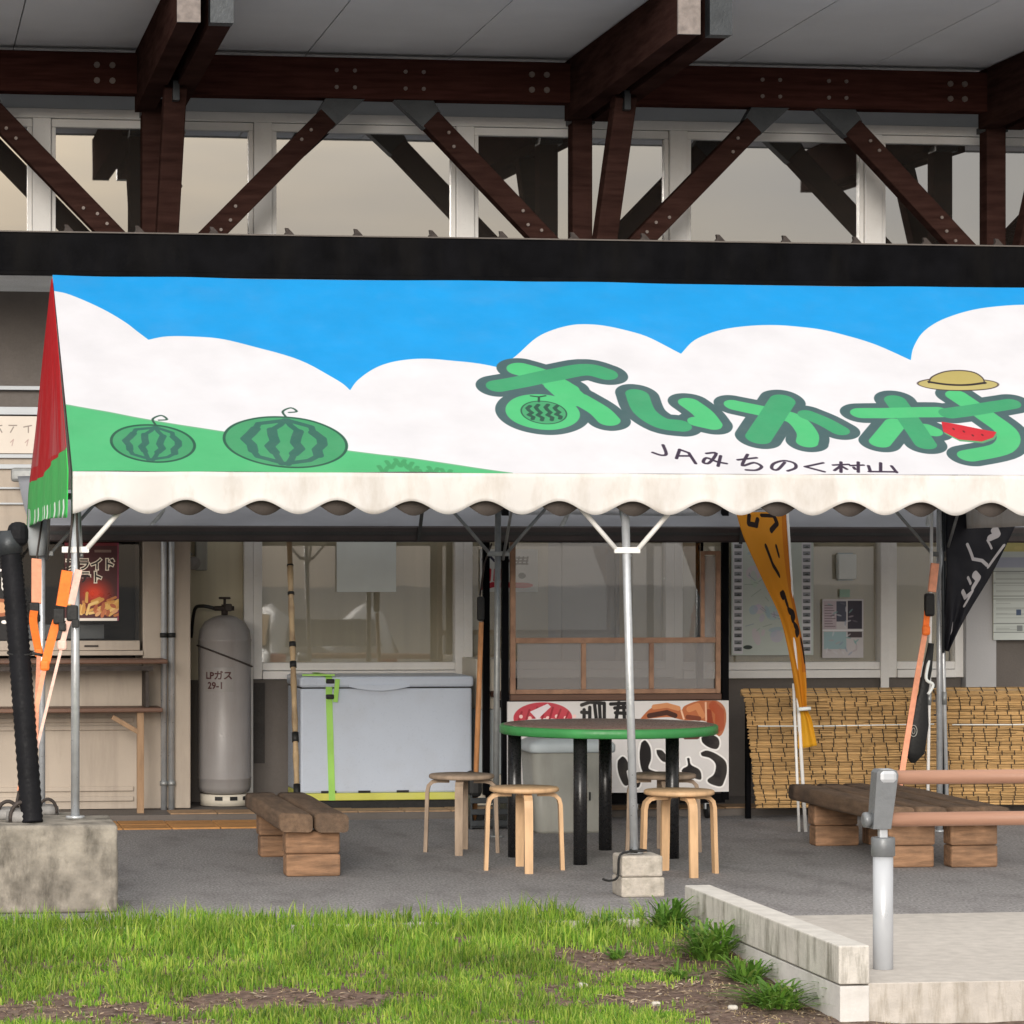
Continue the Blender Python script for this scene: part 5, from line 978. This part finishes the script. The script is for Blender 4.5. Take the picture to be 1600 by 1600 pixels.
def weed(lab, x, y, n, h, spread, seed):
    rn = random.Random(seed); t = thing('weed', lab, 'weed', (x, y, soil_z(x, y))); m = MB(); z = soil_z(x, y)
    for i in range(n):
        a = rn.uniform(0, 6.28); ln = rn.uniform(.15, 1.25) * spread; hh = h * rn.choice((.5, .7, .9, 1.25)) * rn.uniform(.8, 1.1); w = rn.uniform(.003, .011); d = Vector((math.cos(a), math.sin(a), 0)); s_ = Vector((-d.y, d.x, 0)); ox = Vector((x + rn.uniform(-1, 1) * spread * .3, y + rn.uniform(-1, 1) * spread * .3, z - .01)); P = []
        for k in range(5): f = k / 4; c = ox + d * ln * f ** 1.4 + Vector((0, 0, hh * (f - .45 * f * f * f))); ww = w * (math.sin(math.pi * min(1, f * .9 + .12))); P.append((m.bm.verts.new(c - s_ * ww), m.bm.verts.new(c + s_ * ww)))
        for A, B in zip(P, P[1:]): m.bm.faces.new((A[0], A[1], B[1], B[0])).smooth = True
    o = m.build('foliage', wm, t, normals=False); m = MB(); m.tube([(x, y, z - .02), (x, y, z + .03), (x + .005, y, z + .08)], [.008, .007, .004], 6); m.build('stem', wm, t)
weed('leafy green weed clump growing against the streaked side of the kerb wall', 3.52, 12.85, 260, .24, .22, 1); weed('tall grassy weed clump at the far end of the kerb wall', 3.50, 13.5, 200, .22, .16, 2)
weed('broad weed clump at the foot of the kerb wall near its corner', 3.50, 11.8, 220, .15, .24, 3); weed('small yellowish weed beside the kerb wall between two bigger clumps', 3.54, 12.35, 120, .15, .15, 4); weed('small leafy weed on the bare soil path', 3.12, 12.9, 40, .07, .08, 5); weed('low sprawling weed on the bare soil before the kerb wall', 3.28, 12.5, 50, .07, .11, 6); weed('dark weed tuft at the asphalt edge by the grass', 3.2, 13.5, 70, .12, .10, 7)
for i, (u, v, r, lab) in enumerate(((1025, 1566, .016, 'small pale pebble on the bare soil before the weeds'), (253, 1594, .012, 'tiny white pebble in the trodden soil'), (910, 1545, .02, 'flat pale stone at the edge of the grass'), (1145, 1572, .018, 'greyish pebble close to the kerb wall'))):
    p = G(u, v, -.12); p.z = soil_z(p.x, p.y); m = MB(); m.box(p + Vector((0, 0, r * .3)), (r * 2.2, r * 1.6, r * 1.1), r * .5, Matrix.Rotation(i, 3, 'Z'), 3); tag(m.build('pebble', 'stone', base=p), lab, 'stone')

# dead leaves and crumbs of bark on the bare soil and along the asphalt edge
V, F = [], []
while len(F) < 1500:
    x, y = random.uniform(.2, 3.62), random.uniform(11.2, 14.6)
    if y < EDGE - .1 and random.random() < keep_g(x, y) * 1.1: continue
    if y > EDGE and random.random() > .10 * math.exp(-(y - EDGE) * 2): continue
    z = (soil_z(x, y) if y < EDGE - .09 else .002) + .004; a = random.uniform(0, 6.28); l, w = random.uniform(.008, .024), random.uniform(.003, .009); c_, s_ = math.cos(a), math.sin(a); t_ = random.uniform(-.006, .008); j = len(V)
    V += [(x - c_ * l, y - s_ * l, z), (x + s_ * w, y - c_ * w, z + .003), (x + c_ * l, y + s_ * l, z + max(0, t_)), (x - s_ * w, y + c_ * w, z + .004)]; F.append((j, j + 1, j + 2, j + 3))
me = bpy.data.meshes.new('leaf_litter'); me.from_pydata(V, [], F); me.materials.append(gmat('dead_leaves', [(.12, .07, .045), (.22, .15, .10), (.38, .29, .20), (.16, .10, .07), (.48, .40, .31), (.09, .055, .04)], .05)); o = bpy.data.objects.new('leaf_litter', me); COL.objects.link(o); o['kind'] = 'stuff'; o['label'] = 'dead brown leaves and bark crumbs scattered over the bare soil'

# ================================================================== PARKED CAR beside the viewpoint (it shows as a reflection in the shop window)
def car(x, y, z):
    t = thing('parked_car', 'white parked car reflected in the window above the freezer', 'car', (x, y, z)); hw = .86
    sec = [(-2.0, .30, .62, .80), (-1.96, .25, .85, .96), (-1.3, .22, .93, .98), (-.9, .22, .96, 1.0), (0, .22, .97, 1.0), (1.3, .22, .96, 1.0), (1.85, .25, .92, .98), (2.02, .32, .80, .92)]
    m = MB(); rings = []
    for yy, z0, z1_, k in sec:
        w = hw * k; rings.append([Vector((x + a * w, y - yy, z + b)) for a, b in ((-.92, z0), (-1, z0 + .12), (-1, (z0 + z1_) / 2), (-.96, z1_ - .06), (-.86, z1_), (.86, z1_), (.96, z1_ - .06), (1, (z0 + z1_) / 2), (1, z0 + .12), (.92, z0))])
    loft(m, rings); m.build('body', 'carpaint', t)
    cab = [(-1.92, .90, .92, .78), (-1.75, .9, 1.22, .76), (-1.5, .9, 1.46, .72), (-.6, .9, 1.53, .70), (.3, .9, 1.46, .70), (1.05, .9, .96, .78)]; m = MB(); rings = []
    for yy, z0, z1_, w in cab: rings.append([Vector((x + a * w * (1.06 if b == 0 else 1), y - yy, z + (z0 if b == 0 else z1_ - b))) for a, b in ((-1, 0), (-1, .10), (-.88, .02), (0, -.01 + .01), (.88, .02), (1, .10), (1, 0)) if True])
    loft(m, rings); m.build('cabin', 'carpaint', t)
    for sg in (-1, 1):
        m = MB(); m.prism([(-1.4, .98), (.8, .98), (.25, 1.36), (-1.2, 1.38)], lambda a, b, q: (x + sg * (.775 - (b - .98) * .16 + q), y - a, z + b), .02); m.build('side_window', 'carglass', t)
        for yy in (-1.25, 1.3):
            m = MB(); m.tube([(x + sg * .68, y - yy, z + .31), (x + sg * .875, y - yy, z + .31)], .31, 24); wl = m.build('wheel', 'blacktrim', t); m = MB(); m.tube([(x + sg * .87, y - yy, z + .31), (x + sg * .885, y - yy, z + .31)], .19, 18); m.build('rim', 'railsteel', wl)
        m = MB(); m.box((x + sg * .70, y + 1.93, z + .78), (.2, .12, .22), .03); m.build('tail_lamp', 'redlamp', t)
    m = MB(); m.prism([(-.62, .98), (.62, .98), (.54, 1.32), (-.54, 1.32)], lambda a, b, q: (x + a, y + 1.975 - (b - .95) * .62 + q, z + b), .02); m.build('rear_window', 'carglass', t)
    m = MB(); m.box((x, y + 2.0, z + .42), (1.6, .14, .26), .05); m.build('bumper', 'carpaint', t); m = MB(); m.box((x, y + 2.01, z + .70), (.34, .03, .16), .005); m.build('number_plate', 'paper', t)
car(5.55, 1.2, -.34)
